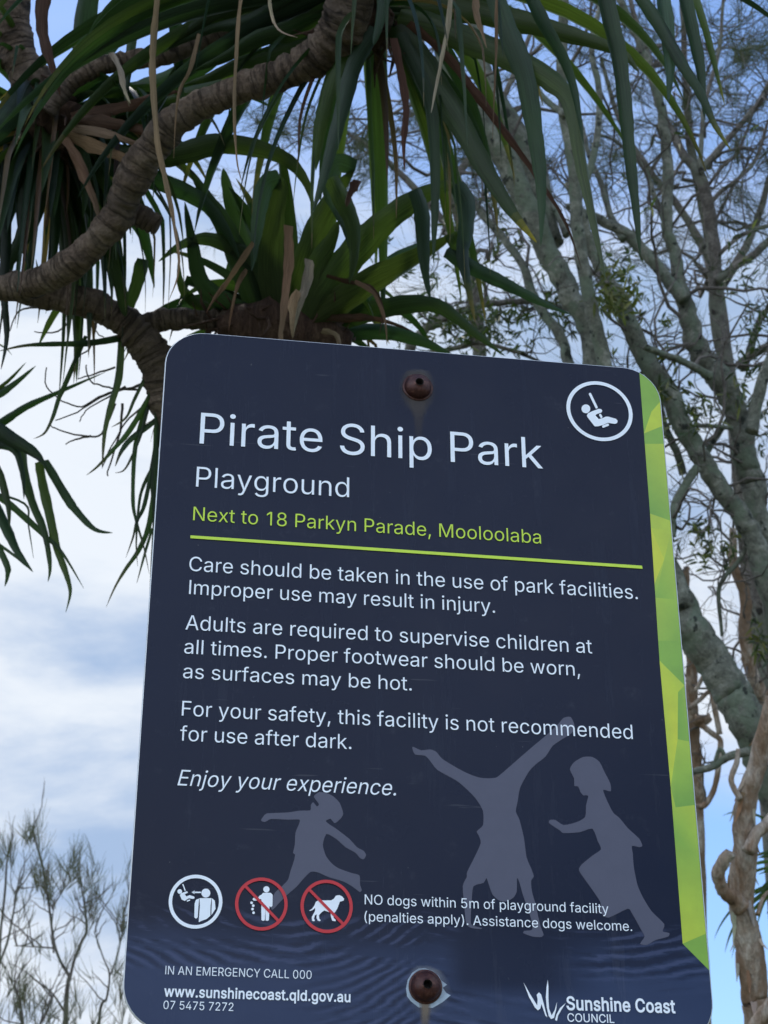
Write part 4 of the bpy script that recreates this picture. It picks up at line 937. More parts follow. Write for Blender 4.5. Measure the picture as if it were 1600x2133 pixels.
# --- the crown on the left, dark against the sky
def freeA(b):
    c = at(95, 270, DA + .1)
    for k in range(80):
        a = R1.uniform(0, 2 * math.pi); e = R1.uniform(-1.1, .6)
        d = Vector((math.cos(a) * math.cos(e), math.sin(a) * math.cos(e), math.sin(e)))
        leaf_free(b, c + d * .03, d, R1.uniform(.25, .5), R1.uniform(.008, .016), R1.uniform(.8, 2.2), vary(R1.choice(GREENS[:4] + TANS[1:3]), R1), R1, R1.choice([None, .4, .6, .7]))
    for k in range(58):
        a = R1.uniform(0, 2 * math.pi); e = R1.uniform(-.9, .7)
        d = Vector((math.cos(a) * math.cos(e), math.sin(a) * math.cos(e), math.sin(e)))
        leaf_free(b, c + d * .03, d, R1.uniform(.24, .44), R1.uniform(.022, .036), R1.uniform(.5, 1.5), vary(R1.choice(GREENS[:4]), R1), R1)
crown('leaf_crown', [
    T([(140, 255), (230, 218), (330, 180), (430, 128), (520, 60), (560, 20)], 3.03, 62, 1, 2.98),
    T([(140, 265), (240, 240), (350, 212), (450, 180), (560, 128), (640, 96)], 3.06, 54, 2, 3.03),
    T([(130, 280), (230, 262), (330, 250), (420, 225), (480, 160)], 3.08, 80, 0, 3.08),
    T([(150, 300), (260, 320), (370, 318), (450, 300), (530, 308), (600, 335), (640, 385), (654, 440)], 3.0, 56, 3, 2.95),
    T([(150, 310), (250, 350), (340, 380), (420, 420), (470, 480), (500, 540)], 3.0, 50, 1, 3.0),
    T([(190, -60), (175, 40), (166, 130), (168, 220)], 3.08, 54, 0, 3.08),
    T([(272, -50), (240, 50), (215, 120), (190, 200)], 3.13, 60, 4, 3.13),
    T([(300, -60), (285, 20), (274, 100), (264, 180), (266, 250)], 2.88, 28, 4, 2.83),
    T([(362, -60), (368, 60), (372, 140), (384, 250)], 2.88, 34, 0, 2.88),
    T([(440, -60), (432, 20), (420, 80), (400, 120)], 2.88, 30, 1, 2.88),
    T([(470, -60), (440, 20), (380, 60), (340, 90)], 3.08, 34, 3, 3.08),
    T([(96, 300), (84, 380), (60, 470), (20, 545), (-20, 590)], 2.98, 52, 1, 2.93),
    T([(80, 300), (30, 380), (-10, 420), (-60, 470)], 2.98, 60, 0, 2.93),
    T([(110, 310), (150, 390), (170, 450), (155, 540), (96, 610), (75, 540)], 3.08, 36, 2, 3.08),
    T([(120, 310), (190, 390), (240, 430), (290, 470), (310, 530), (322, 600)], 3.18, 46, 1, 3.23),
    T([(200, 470), (230, 540), (248, 600), (256, 640), (262, 660)], 2.95, 44, 2, 3.0),
    T([(300, 540), (290, 580), (270, 640), (262, 700)], 3.1, 34, 2, 3.1),
    T([(230, 500), (170, 570), (110, 660), (80, 720)], 3.18, 26, 3, 3.18),
    T([(20, 300), (12, 400), (14, 500), (8, 600), (14, 700), (2, 770)], 2.98, 28, 0, 2.88),
    T([(60, 180), (20, 240), (-30, 300), (-60, 340)], 2.88, 60, 0, 2.78),
    T([(60, 330), (40, 420), (46, 500), (60, 560)], 2.98, 26, 1, 2.93),
], freeA)
# --- crowns at the two limb ends outside the picture
for ex, ey, ed in ((-30, -430, DA), (-490, 495, 2.95)):
    def freeE(b):
        c = at(ex, ey, ed)
        for k in range(46):
            a = R1.uniform(0, 2 * math.pi); e = R1.uniform(-.2, 1.2)
            d = Vector((math.cos(a) * math.cos(e), math.sin(a) * math.cos(e), math.sin(e)))
            leaf_free(b, c, d, R1.uniform(.2, .3), R1.uniform(.022, .032), R1.uniform(.4, 1.0), vary(R1.choice(GREENS), R1), R1)
    crown('leaf_crown', [], freeE)
# --- the crown behind the top of the sign
def freeC(b):
    c = at(600, 690, DC + .1)
    for k in range(50):
        a = R1.uniform(0, 2 * math.pi); e = R1.uniform(-.5, 1.2)
        d = Vector((math.cos(a) * math.cos(e), abs(math.sin(a) * math.cos(e)), math.sin(e)))
        leaf_free(b, c + d * .03, d, R1.uniform(.2, .36), R1.uniform(.008, .018), R1.uniform(.6, 2.0), vary(R1.choice(GREENS + TANS[1:3]), R1), R1, R1.choice([None, .5, .7]))
    for k in range(34):
        a = R1.uniform(0, 2 * math.pi); e = R1.uniform(.15, 1.2)
        d = Vector((math.cos(a) * math.cos(e), math.sin(a) * math.cos(e) + .3, math.sin(e)))
        leaf_free(b, c + d * .03, d, R1.uniform(.22, .36), R1.uniform(.028, .042), R1.uniform(.3, 1.3), vary(R1.choice(GREENS), R1), R1, R1.choice([None, None, .6]))
    for k in range(26):
        a = R1.uniform(0, 2 * math.pi); e = R1.uniform(-.7, .1)
        d = Vector((math.cos(a) * math.cos(e), abs(math.sin(a) * math.cos(e)) * .8, math.sin(e)))
        leaf_free(b, c + d * .03, d, R1.uniform(.2, .34), R1.uniform(.018, .034), R1.uniform(.8, 1.8), vary(R1.choice(GREENS[:3]), R1), R1)
crown('leaf_crown', [
    T([(640, 670), (690, 590), (760, 500), (840, 430), (915, 390), (958, 388)], 3.0, 74, 5, 2.9, roll=-.3),
    T([(950, 385), (972, 420), (972, 480), (964, 530), (974, 590), (990, 672)], 2.9, 42, 4, 2.85, tip=(.7, (.12, .09, .04))),
    T([(615, 670), (630, 570), (662, 470), (700, 400), (740, 352)], 3.05, 74, 5, 3.0, roll=.2),
    T([(740, 352), (700, 345), (690, 400), (720, 470), (732, 530)], 3.0, 46, 4, 2.95),
    T([(575, 660), (562, 560), (570, 460), (584, 388), (578, 368)], 3.02, 62, 3, 2.95),
    T([(584, 372), (556, 385), (542, 440), (533, 500), (524, 565)], 2.95, 44, 4, 2.9),
    T([(540, 660), (506, 570), (470, 480), (430, 410), (395, 350)], 3.05, 60, 1, 3.0),
    T([(560, 660), (520, 540), (490, 450), (470, 380), (465, 350)], 3.1, 48, 2, 3.1),
    T([(650, 672), (740, 610), (840, 555), (910, 515), (948, 486)], 3.0, 72, 5, 2.9, roll=-.25),
    T([(945, 484), (962, 520), (972, 560)], 2.9, 44, 3, 2.9),
    T([(930, 522), (990, 560), (1060, 595), (1130, 630), (1190, 655)], 2.9, 34, 4, 2.85),
    T([(680, 680), (780, 648), (862, 632), (920, 640), (985, 690), (1052, 742)], 3.05, 46, 2, 2.95),
    T([(700, 690), (800, 690), (880, 712), (950, 745)], 3.1, 40, 1, 3.05),
    T([(866, 395), (880, 440), (882, 510), (886, 570), (897, 625)], 2.85, 38, 4, 2.85),
    T([(690, 370), (715, 420), (735, 470), (738, 540), (728, 590)], 2.9, 42, 3, 2.9),
    T([(600, 660), (560, 600), (520, 540), (440, 500), (380, 510), (330, 545)], 3.05, 46, 2, 3.0),
    T([(560, 680), (480, 640), (420, 590), (400, 500), (385, 420)], 3.05, 50, 0, 3.0),
    T([(560, 690), (470, 650), (420, 640), (380, 600), (372, 540)], 3.1, 40, 3, 3.1),
    T([(760, 620), (800, 560), (860, 520), (905, 500)], 3.1, 40, 4, 3.1),
    T([(640, 660), (655, 560), (690, 500), (705, 460)], 3.0, 50, 5, 2.95),
], freeC)
# --- leaves hanging from the limb beside the sign's left edge
b = MB()
for pts, w, c in [
    ([(323, 795), (295, 880), (281, 940), (277, 1040), (284, 1085), (300, 1140), (311, 1195)], 11, 1),
    ([(334, 800), (327, 900), (324, 1000), (312, 1090), (290, 1145), (262, 1185), (240, 1222), (221, 1265)], 15, 2),
    ([(336, 880), (320, 960), (302, 1050), (286, 1085), (277, 1120), (262, 1162)], 11, 1),
    ([(340, 775), (300, 850), (265, 905), (240, 932), (205, 970), (180, 990)], 14, 2),
    ([(252, 700), (246, 784), (231, 841), (218, 900), (213, 976)], 20, 3),
    ([(330, 870), (276, 911), (253, 940), (240, 972)], 15, 1),
    ([(180, 700), (135, 804), (124, 826), (110, 869), (93, 902), (70, 914)], 12, 2),
    ([(300, 690), (245, 706), (180, 716), (112, 717), (50, 720), (-5, 732)], 17, 0),
    ([(338, 830), (330, 900), (318, 990), (322, 1080), (316, 1180), (312, 1250)], 13, 1),
    ([(325, 960), (300, 1010), (290, 1050), (284, 1130), (287, 1180)], 8, 1),
    ([(318, 1100), (300, 1160), (285, 1215)], 7, 2),
    ([(320, 800), (306, 860), (290, 915), (262, 975), (240, 985)], 9, 1),
    ([(310, 770), (280, 830), (262, 870), (232, 890)], 10, 3),
]: leaf_px(b, pts, 3.05, w, vary(GREENS[c], R1), R1, 3.0, tip=(.75, (.09, .07, .06)))
b.build('hanging_leaves', STRAP, pan)
# --- dead leaves: each strap that hangs free is a part of its own
for pts, d, w, c in [
    ([(333, -40), (322, 80), (320, 150), (330, 290), (346, 380), (362, 470), (372, 560), (352, 625)], 2.5, 17, 0),
    ([(505, -30), (494, 60), (488, 200), (494, 330), (505, 380)], 2.5, 10, 0),
    ([(414, 70), (396, 140), (372, 200), (362, 330)], 2.55, 11, 1),
    ([(938, -20), (932, 70), (920, 130), (905, 205), (898, 235)], 2.4, 12, 3),
    ([(1036, -30), (1034, 80), (1030, 170), (1026, 290)], 2.4, 8, 1),
    ([(850, 50), (910, 100), (965, 165), (1022, 235), (1082, 312), (1132, 385), (1180, 465), (1212, 560)], 2.58, 22, 2),
    ([(818, 80), (835, 160), (843, 230), (842, 300), (844, 358)], 2.55, 22, 2),
    ([(985, -30), (990, 20), (1004, 60), (1014, 100)], 2.4, 18, 1),
    ([(596, 470), (600, 540), (592, 620), (584, 690), (590, 720)], 2.85, 26, 0),
    ([(640, 540), (637, 600), (622, 650), (610, 700)], 2.85, 25, 3),
    ([(618, 605), (612, 650), (610, 705)], 2.82, 24, 0),
    ([(527, 505), (486, 565), (452, 615), (430, 652)], 2.9, 15, 1),
    ([(512, 560), (492, 610), (476, 690)], 2.9, 12, 1),
    ([(748, 378), (728, 400), (722, 432)], 2.85, 22, 2),
    ([(740, 585), (780, 610), (800, 660), (806, 720)], 2.9, 12, 1),
    ([(680, 575), (730, 590), (775, 600), (798, 640), (790, 700)], 2.95, 11, 2),
    ([(640, 650), (720, 662), (790, 668), (860, 690)], 3.0, 22, 2),
    ([(670, 690), (700, 700), (712, 730)], 2.9, 16, 0),
    ([(560, -40), (562, 10), (580, 60), (620, 78)], 2.5, 9, 3),
    ([(150, 250), (220, 262), (290, 272), (360, 300)], 2.80, 36, 2),
    ([(140, 275), (200, 300), (270, 330), (330, 345)], 2.80, 36, 1),
    ([(150, 240), (230, 225), (310, 205), (380, 190)], 2.82, 34, 2),
    ([(145, 262), (240, 280), (320, 318)], 2.79, 24, 1),
    ([(130, 290), (170, 350), (200, 420), (210, 470)], 2.8, 26, 1),
    ([(80, 290), (110, 350), (104, 430), (92, 480)], 2.95, 22, 1),
    ([(230, 110), (250, 150), (262, 190), (272, 215)], 2.6, 16, 3),
    ([(100, -30), (92, 60), (110, 130), (125, 200)], 2.65, 34, 2),
]:
    b = MB(); leaf_px(b, pts, d, w, vary(TANS[c], R1, .15), R1, d - .04, fold=.75, tip=(.5, vary(TANS[c], R1, .35)), rag=.10, turn=1.0)
    b.build('dead_leaf', DEAD, pan)
# --- fibrous hearts where the leaves join the wood
def heart(name, pts, d, w, n_str, spread, r):
    P, R = path(pts, d, w, 5)
    b = MB(); b.tube(P, R, 14, rough=.18, rng=r)
    for k in range(n_str):
        i = r.randrange(len(P)); p = P[i] + rvec(r) * R[i] * .9
        q = p + rvec(r) * spread + Vector((0, 0, -.25 * spread))
        b.tube([p, p.lerp(q, .5) + rvec(r) * spread * .15, q], [.0035, .0028, .0008], 4, cap=False)
    return b.build(name, FIBRE, pan)
heart('crown_heart', [(108, 210), (112, 262), (106, 320)], DA - .02, [90, 110, 50], 46, .06, R1)
heart('crown_heart', [(720, 60), (770, 50), (815, 60)], DB, [100, 110, 60], 46, .06, R1)
heart('crown_heart', [(455, 690), (540, 690), (640, 700), (730, 722)], DC - .02, [70, 120, 120, 60], 80, .07, R1)

# ------------------------------------------------------------------ second screw pine, only its leaf tips reach into view
b0 = ground_pt(-330, 900, 3.6)
pan2 = thing('pandanus_tree', 'second screw pine at the edge of the picture, only its drooping leaf tips showing', 'tree', b0)
R2 = random.Random(5)
P, Rr = path([(-330, 1700), (-320, 1300), (-260, 1000), (-180, 890)], 3.5, [110, 90, 80, 80], 5)
b = MB(); b.tube([b0, b0 + Vector((.02, 0, .6))] + P, [.08, .07] + Rr, 14, rough=.06, rng=R2); b.build('trunk', PAN_BARK, pan2)
b = MB()
for pts, w, c, tp in [
    ([(-180, 880), (-60, 872), (30, 918), (75, 945), (98, 975)], 40, 1, None),
    ([(92, 960), (135, 1032), (158, 1063), (197, 1102), (235, 1110)], 22, 1, None),
    ([(82, 962), (90, 1010), (104, 1074), (118, 1139), (138, 1195), (147, 1234), (137, 1276)], 22, 3, None),
    ([(46, 930), (53, 990), (70, 1051), (93, 1108), (104, 1178), (100, 1212)], 22, 2, None),
    ([(-40, 1020), (50, 1049), (59, 1094), (70, 1163)], 7, 1, None),
    ([(-60, 1010), (0, 1037), (56, 1082), (93, 1116), (129, 1150), (175, 1226)], 17, 2, None),
    ([(-30, 1010), (14, 1099), (37, 1150), (69, 1192)], 26, 1, None),
    ([(-40, 1110), (28, 1156), (57, 1182)], 9, 2, None),
    ([(-30, 1090), (12, 1172), (16, 1198), (10, 1222)], 16, 2, None),
    ([(-120, 880), (-20, 830), (28, 801), (75, 762)], 22, 4, None),
    ([(-100, 860), (0, 807), (54, 755)], 12, 3, None),
    ([(220, 775), (120, 818), (56, 846), (10, 875), (-60, 920)][::-1], 20, 1, None),
    ([(-80, 930), (20, 930), (46, 980), (50, 1040)], 20, 0, None),
    ([(-120, 920), (-20, 960), (14, 1040), (20, 1100)], 24, 2, None),
    ([(-40, 900), (8, 905), (40, 925), (88, 962)], 36, 0, None),
]: leaf_px(b, pts, 3.35, w, vary(GREENS[c], R2), R2, 3.25)
c = at(-220, 900, 3.5)
for k in range(40):
    a = R2.uniform(0, 2 * math.pi); e = R2.uniform(-.4, 1.0)
    d = Vector((math.cos(a) * math.cos(e) - .45, math.sin(a) * math.cos(e), math.sin(e)))
    leaf_free(b, c, d, R2.uniform(.25, .4), .03, R2.uniform(.6, 1.4), vary(R2.choice(GREENS), R2), R2)
b.build('leaf_crown', STRAP, pan2)

# ------------------------------------------------------------------ trees behind: bark, twigs, foliage
LICHEN = mat_bark('lichen_bark', [(.30, (.055, .056, .045)), (.5, (.130, .134, .106)), (.72, (.26, .262, .215))], 16, (.140, .172, .120), 13, 1.0, dark=(.026, .030, .024), dark_at=.61)
GREYBARK = mat_bark('grey_bark', [(.30, (.055, .047, .040)), (.5, (.125, .11, .095)), (.72, (.22, .20, .175))], 18, (.17, .18, .14), 7, .8, dark=(.03, .027, .023))
PAPER = mat_bark('paper_bark', [(.26, (.085, .05, .03)), (.42, (.22, .145, .092)), (.56, (.35, .29, .23)), (.74, (.50, .465, .41))], 13, (.22, .135, .08), 5, 1.0, stretch=(1.6, 1.6, .45))
TWIG = mat_bark('twig_bark', [(.3, (.06, .052, .045)), (.7, (.17, .15, .135))], 20)
NEEDLE = mat_leaf('needle', .25, .7, False, spec=.15)
SMALL = mat_leaf('small_leaf', .4, .45, False)

def rest_on_ground(P, R, base, rb):
    return P + [P[-1].lerp(base, .45), base], R + [(R[-1] + rb) * .5, rb]
def tree(name, label, base_px, d, stems, mat, r=None, group=None, flare=1.5, wander=.10):
    """stems: (pixel polyline, widths, depth, depth1) drawn from the foot upwards; the first runs down to the ground"""
    base = ground_pt(base_px, 1900, d)
    root = thing(name, label, 'tree', base, group)
    out = []
    for i, (pts, w, da, db) in enumerate(stems):
        P, R = path(pts, da, w, 6, db)
        P = crooked(P, R, r, R[0] * wander)
        if i == 0:
            P = [base, base.lerp(P[0], .5) + Vector((.03, 0, 0))] + P; R = [R[0] * flare, R[0] * 1.15] + R
        b = MB(); b.tube(P, R, 18 if R[0] > .02 else 10, rough=.035 if R[0] > .03 else .06, rng=r)
        b.build('trunk' if i == 0 else 'branch', mat, root)
        out.append((P, R))
    return root, out
def grow_twigs(root, stems, n, L, lvl, r, mat=None, t0=.25, crook=.5, up=.04, bias=Vector((0, 0, .25)), rmax=.010, kids=(2, 4), which=None, px=None):
    tips = []
    wts = [max(1, len(s[0])) for s in stems]
    for k in range(n):
        P, R = stems[r.choices(range(len(stems)), wts)[0]] if which is None else stems[r.choice(which)]
        for _ in range(12):
            i = int(len(P) * (t0 + (1 - t0) * r.random())); i = min(i, len(P) - 1)
            if P[i].z > 1.9: break
        d = unit(rvec(r) + bias); b = MB()
        twig(b, P[i], d, L * r.uniform(.6, 1.3), min(rmax, R[i] * .45), lvl, r, tips, crook, up, kids)
        b.build('twig', mat or TWIG, root)
    return tips
def needles(b, p, d, r, n, L, w, spread, cols, droop=0):
    for k in range(n):
        dd = unit(d + rvec(r) * spread)
        l = L * r.uniform(.5, 1.15); q = p - d * l * r.uniform(0, .5)
        e = unit(dd + rvec(r) * .25 + Vector((0, 0, -droop)))
        pts = [q, q + dd * l * .5, q + dd * l * .5 + e * l * .5]
        c = vary(r.choice(cols), r, .3)
        s0 = unit(dd.cross(rvec(r)))
        b.ribbon(pts, [w, w * .9, w * .4], lambda i, t: s0, .3, c)
def sprig(b, p, d, r, n, L, w, cols):
    for k in range(n):
        q = p - d * L * 1.2 * k / n + rvec(r) * L * .1
        dd = unit(d * .5 + rvec(r)); l = L * r.uniform(.6, 1.2)
        s0 = unit(dd.cross(rvec(r)))
        pts = [q, q + dd * l * .3, q + dd * l * .65 + Vector((0, 0, -.05 * l)), q + dd * l + Vector((0, 0, -.15 * l))]
        b.ribbon(pts, [w * .25, w, w * .85, w * .08], lambda i, t: s0, .2, vary(r.choice(cols), r, .3))

# --- leaning lichen tree: comes up from the right, passes behind the sign and fans out above it
RA = random.Random(21)
S = [([(1760, 1960), (1690, 1790), (1600, 1612), (1581, 1566), (1554, 1503), (1527, 1445), (1495, 1398), (1456, 1343), (1425, 1290), (1395, 1215), (1350, 1100), (1300, 940), (1262, 830), (1235, 750), (1215, 665), (1180, 600), (1140, 525), (1095, 425), (1050, 340), (990, 240), (940, 160), (900, 60), (870, -60)],
      [95, 92, 88, 84, 80, 80, 78, 76, 72, 66, 60, 54, 50, 48, 46, 46, 46, 48, 50, 46, 42, 36, 30], 5.6, 6.4),
     ([(1300, 930), (1278, 830), (1258, 750), (1240, 675), (1220, 575), (1205, 475), (1195, 350), (1175, 225), (1170, 90), (1180, -40)], [34, 32, 30, 30, 28, 27, 26, 24, 22, 18], 5.9, 6.1),
     ([(1150, 510), (1110, 345), (1070, 270), (1025, 200), (1000, 120), (990, 20)], [50, 56, 52, 46, 36, 26], 6.3, 6.6),
     ([(1230, 860), (1185, 750), (1170, 700), (1120, 635), (1090, 560), (1050, 500), (1000, 440), (960, 380), (930, 300)], [26, 22, 21, 20, 18, 16, 15, 12, 9], 6.2, 6.8),
     ([(1180, 490), (1150, 430), (1100, 400), (1060, 380), (1010, 400)], [16, 13, 11, 9, 7], 6.2, 6.6),
     ([(1200, 420), (1236, 330), (1250, 200), (1232, 90), (1260, -20)], [18, 15, 14, 12, 9], 6.1, 6.5),
     ([(1178, 240), (1130, 200), (1090, 120), (1080, 20)], [15, 12, 10, 8], 6.0, 6.4)]
lich, stA = tree('lichen_tree', 'leaning tree mottled with lichen, slanting up behind the sign from lower right', 1900, 5.6, S, LICHEN, r=RA)
tA = grow_twigs(lich, stA, 24, .55, 2, RA, t0=.45, crook=.5, which=[0, 1, 2, 3, 4, 5, 6], rmax=.008)
# --- forked tree on the right
RB = random.Random(22)
S = [([(1720, 1900), (1660, 1500), (1625, 1300), (1600, 1150), (1577, 1094), (1571, 1028), (1561, 979), (1551, 930), (1541, 887), (1525, 838), (1495, 789), (1472, 759), (1446, 715), (1432, 650), (1420, 595), (1410, 525), (1390, 475), (1395, 400), (1390, 300), (1375, 215), (1358, 150), (1330, 90), (1300, 25), (1280, -60)],
      [74, 66, 62, 58, 54, 52, 52, 50, 48, 50, 54, 52, 44, 38, 30, 26, 24, 24, 22, 20, 18, 17, 15, 12], 5.9, 6.6),
     ([(1640, 1330), (1590, 1192), (1571, 1127), (1548, 1084), (1515, 1035), (1482, 989), (1449, 936), (1423, 884), (1397, 831), (1364, 775), (1330, 715), (1300, 645), (1275, 600), (1250, 560), (1228, 500), (1210, 440), (1180, 380)], [54, 46, 44, 42, 42, 42, 42, 42, 42, 42, 40, 36, 32, 28, 22, 16, 11], 5.9, 6.3),
     ([(1428, 625), (1400, 590), (1350, 535), (1300, 485), (1240, 455), (1180, 430)], [32, 27, 25, 23, 20, 12], 6.3, 6.5),
     ([(1480, 785), (1436, 759), (1384, 739), (1341, 722)], [20, 16, 14, 14], 6.1, 6.0),
     ([(1565, 900), (1577, 838), (1600, 760), (1640, 690)], [30, 26, 24, 20], 6.1, 6.2),
     ([(1300, 500), (1272, 450), (1252, 380), (1230, 330), (1210, 250)], [17, 14, 12, 10, 8], 6.4, 6.7),
     ([(1390, 480), (1360, 400), (1340, 350), (1290, 300), (1250, 280)], [14, 11, 10, 8, 6], 6.4, 6.6),
     ([(1423, 989), (1410, 946), (1384, 885), (1375, 840)], [17, 16, 15, 10], 6.2, 6.2),
     ([(1452, 975), (1426, 1012), (1410, 1045), (1400, 1082), (1403, 1120)], [20, 19, 18, 17, 12], 6.0, 5.9),
     ([(1525, 892), (1480, 886), (1436, 887)], [10, 9, 8], 6.1, 6.0),
     ([(1468, 950), (1490, 915), (1505, 890)], [14, 12, 10], 6.1, 6.1),
     ([(1548, 1084), (1556, 1120), (1545, 1160), (1508, 1205), (1496, 1240), (1504, 1325)], [11, 10, 10, 10, 9, 7], 6.0, 6.0)]
fork, stB = tree('forked_tree', 'tall forked tree with green lichen on its trunk, right of the sign', 1850, 5.9, S, LICHEN, r=RB)
tB = grow_twigs(fork, stB, 28, .5, 2, RB, t0=.2, crook=.55, rmax=.008)
# --- dark slender she-oak between the forks
RC_ = random.Random(23)
S = [([(1640, 1500), (1590, 1250), (1560, 1000), (1535, 860), (1515, 780), (1500, 700), (1490, 600), (1485, 500), (1475, 425), (1455, 365), (1420, 320), (1400, 280), (1365, 200), (1350, 120), (1320, 20), (1310, -60)], [40, 38, 36, 36, 34, 32, 30, 28, 26, 24, 18, 16, 14, 12, 10, 9], 6.6, 7.2),
     ([(1455, 362), (1485, 325), (1525, 280), (1580, 215), (1610, 160), (1660, 90)], [16, 14, 13, 12, 11, 9], 7.0, 7.2),
     ([(1490, 585), (1525, 560), (1565, 535), (1605, 498), (1660, 450)], [18, 17, 16, 16, 13], 6.9, 6.9),
     ([(1498, 530), (1545, 490), (1605, 468)], [10, 9, 8], 6.9, 7.0),
     ([(1458, 355), (1465, 240), (1475, 190), (1500, 100), (1506, 10), (1520, -50)], [11, 10, 9, 8, 7, 6], 7.0, 7.3),
     ([(1535, 765), (1560, 745), (1605, 718), (1650, 690)], [20, 18, 17, 14], 6.7, 6.6),
     ([(1548, 770), (1570, 705), (1585, 660), (1606, 640)], [16, 15, 14, 12], 6.7, 6.8),
     ([(1475, 430), (1500, 400), (1540, 370), (1575, 330), (1600, 250)], [11, 10, 9, 8, 6], 7.0, 7.2)]
dark, stC = tree('she_oak', 'dark slender she-oak with wiry twigs between the forked limbs, at the picture edge', 1800, 6.6, S, GREYBARK, r=RC_, group='she-oaks with fine needle foliage')
tC = grow_twigs(dark, stC, 26, .6, 2, RC_, t0=.35, crook=.5, rmax=.008)
# --- two more she-oaks whose hazy crowns fill the upper sky
NG = [(.075, .085, .060), (.060, .068, .052), (.095, .098, .070), (.05, .055, .045)]
def she_oak(label, base_px, d, stems, boxes, n_br, n_tuft, r, spots=()):
    root, st = tree('she_oak', label, base_px, d, stems, GREYBARK, r=r, group='she-oaks with fine needle foliage')
    tips = []
    for k in range(n_br):
        b = MB()
        P, R = r.choice(st); x0, y0, x1, y1 = r.choice(boxes)
        tgt = at(r.uniform(x0, x1), r.uniform(y0, y1), d + r.uniform(-1.0, 1.6))
        j = min(range(len(P)), key=lambda q: (P[q] - tgt).length + 1.0 * r.random() + (8 if P[q].z < 2.4 else 0))
        a = P[j]; n = 9; pts = [a]; 
        for q in range(1, n + 1):
            t = q / n
            p = a.lerp(tgt, t) + Vector((0, 0, 1)) * .12 * math.sin(t * 3.14) * (tgt - a).length * r.uniform(.3, 1) + rvec(r) * .05
            pts.append(p)
        rr = min(.013, R[j] * .5); b.tube(pts, [rr * (1 - .75 * q / n) for q in range(n + 1)], 5, cap=False)
        for q in range(3):
            i = r.randint(3, n); dd = unit(pts[i] - pts[i - 1] + rvec(r) * .9 * .1)
            twig(b, pts[i], unit(dd + rvec(r) * .8), .45 * r.uniform(.6, 1.4), .0045, 2, r, tips, .42, .03, (1, 3))
        b.build('bough', TWIG, root)
    nb = MB()
    r.shuffle(tips)
    for p, dd, lv in tips[:n_tuft]:
        needles(nb, p, unit(dd + Vector((0, 0, .35))), r, 16, r.uniform(.18, .30), .0024, .5, NG)
    for x, y, s, m in spots:
        for k in range(m):
            p = at(r.gauss(x, s), r.gauss(y, s * .8), d + r.uniform(-.5, .5))
            needles(nb, p, unit(rvec(r) * .8 + Vector((0, 0, .5))), r, 20, r.uniform(.12, .22), .0022, .7, NG)
    nb.build('needles', NEEDLE, root)
    return root
RD = random.Random(31)
she_oak('she_oak with hazy needle tufts, its crown above the middle of the sign', 1000, 8.5,
        [([(990, 1300), (985, 1000), (1000, 760), (985, 600), (960, 470), (930, 350), (900, 220), (880, 100), (870, -40)], [40, 36, 30, 26, 22, 19, 16, 13, 10], 8.4, 8.6),
         ([(975, 540), (900, 430), (820, 350), (760, 300), (700, 260)], [20, 16, 13, 11, 8], 8.4, 8.8),
         ([(940, 380), (1000, 300), (1050, 200), (1100, 80), (1130, -20)], [18, 15, 12, 10, 8], 8.4, 8.8)],
        [(520, 170, 900, 420), (820, 60, 1180, 420), (900, 200, 1200, 560), (680, 260, 860, 420), (560, -40, 1000, 120), (850, 350, 1080, 600)], 20, 150, RD, [(555, 245, 26, 10), (615, 275, 28, 12), (690, 255, 24, 8), (740, 320, 28, 12), (790, 290, 20, 8), (800, 350, 24, 8), (880, 250, 24, 8), (930, 330, 30, 10), (1000, 300, 30, 8), (960, 420, 26, 6), (830, 40, 30, 6), (590, 100, 30, 6)])
RE = random.Random(32)
she_oak('she_oak with grey-green haze of needles, its crown over the lime edge', 1560, 8.8,
        [([(1590, 1500), (1560, 1200), (1530, 900), (1500, 640), (1470, 460), (1440, 300), (1430, 150), (1420, -30)], [40, 36, 32, 26, 22, 18, 14, 10], 8.8, 9.0),
         ([(1490, 560), (1420, 440), (1350, 350), (1290, 250), (1250, 120)], [20, 16, 13, 11, 8], 8.8, 9.1),
         ([(1500, 600), (1560, 500), (1600, 380), (1640, 240), (1650, 100)], [20, 16, 13, 11, 8], 8.8, 9.1)],
        [(1200, -20, 1500, 320), (1250, 150, 1640, 480), (1380, 380, 1640, 720), (1480, -20, 1640, 250), (1180, 240, 1400, 520)], 24, 150, RE, [(1230, 120, 30, 8), (1300, 200, 30, 6), (1420, 490, 22, 6), (1540, 300, 30, 8), (1590, 350, 26, 8), (1575, 120, 26, 8), (1450, 60, 30, 6), (1590, 470, 24, 6), (1350, 380, 24, 6), (1280, 60, 34, 10), (1360, 130, 34, 10), (1500, 200, 30, 10), (1440, 230, 30, 8), (1250, 300, 28, 8), (1550, 420, 26, 8), (1130, 330, 30, 8), (1080, 180, 30, 8)])
# needles and tufts on the dark one
nb = MB(); RC_.shuffle(tC)
for p, dd, lv in tC[:80]:
    needles(nb, p, unit(dd + Vector((0, 0, .2))), RC_, 16, RC_.uniform(.12, .22), .0024, .55, NG)
nb.build('needles', NEEDLE, dark)

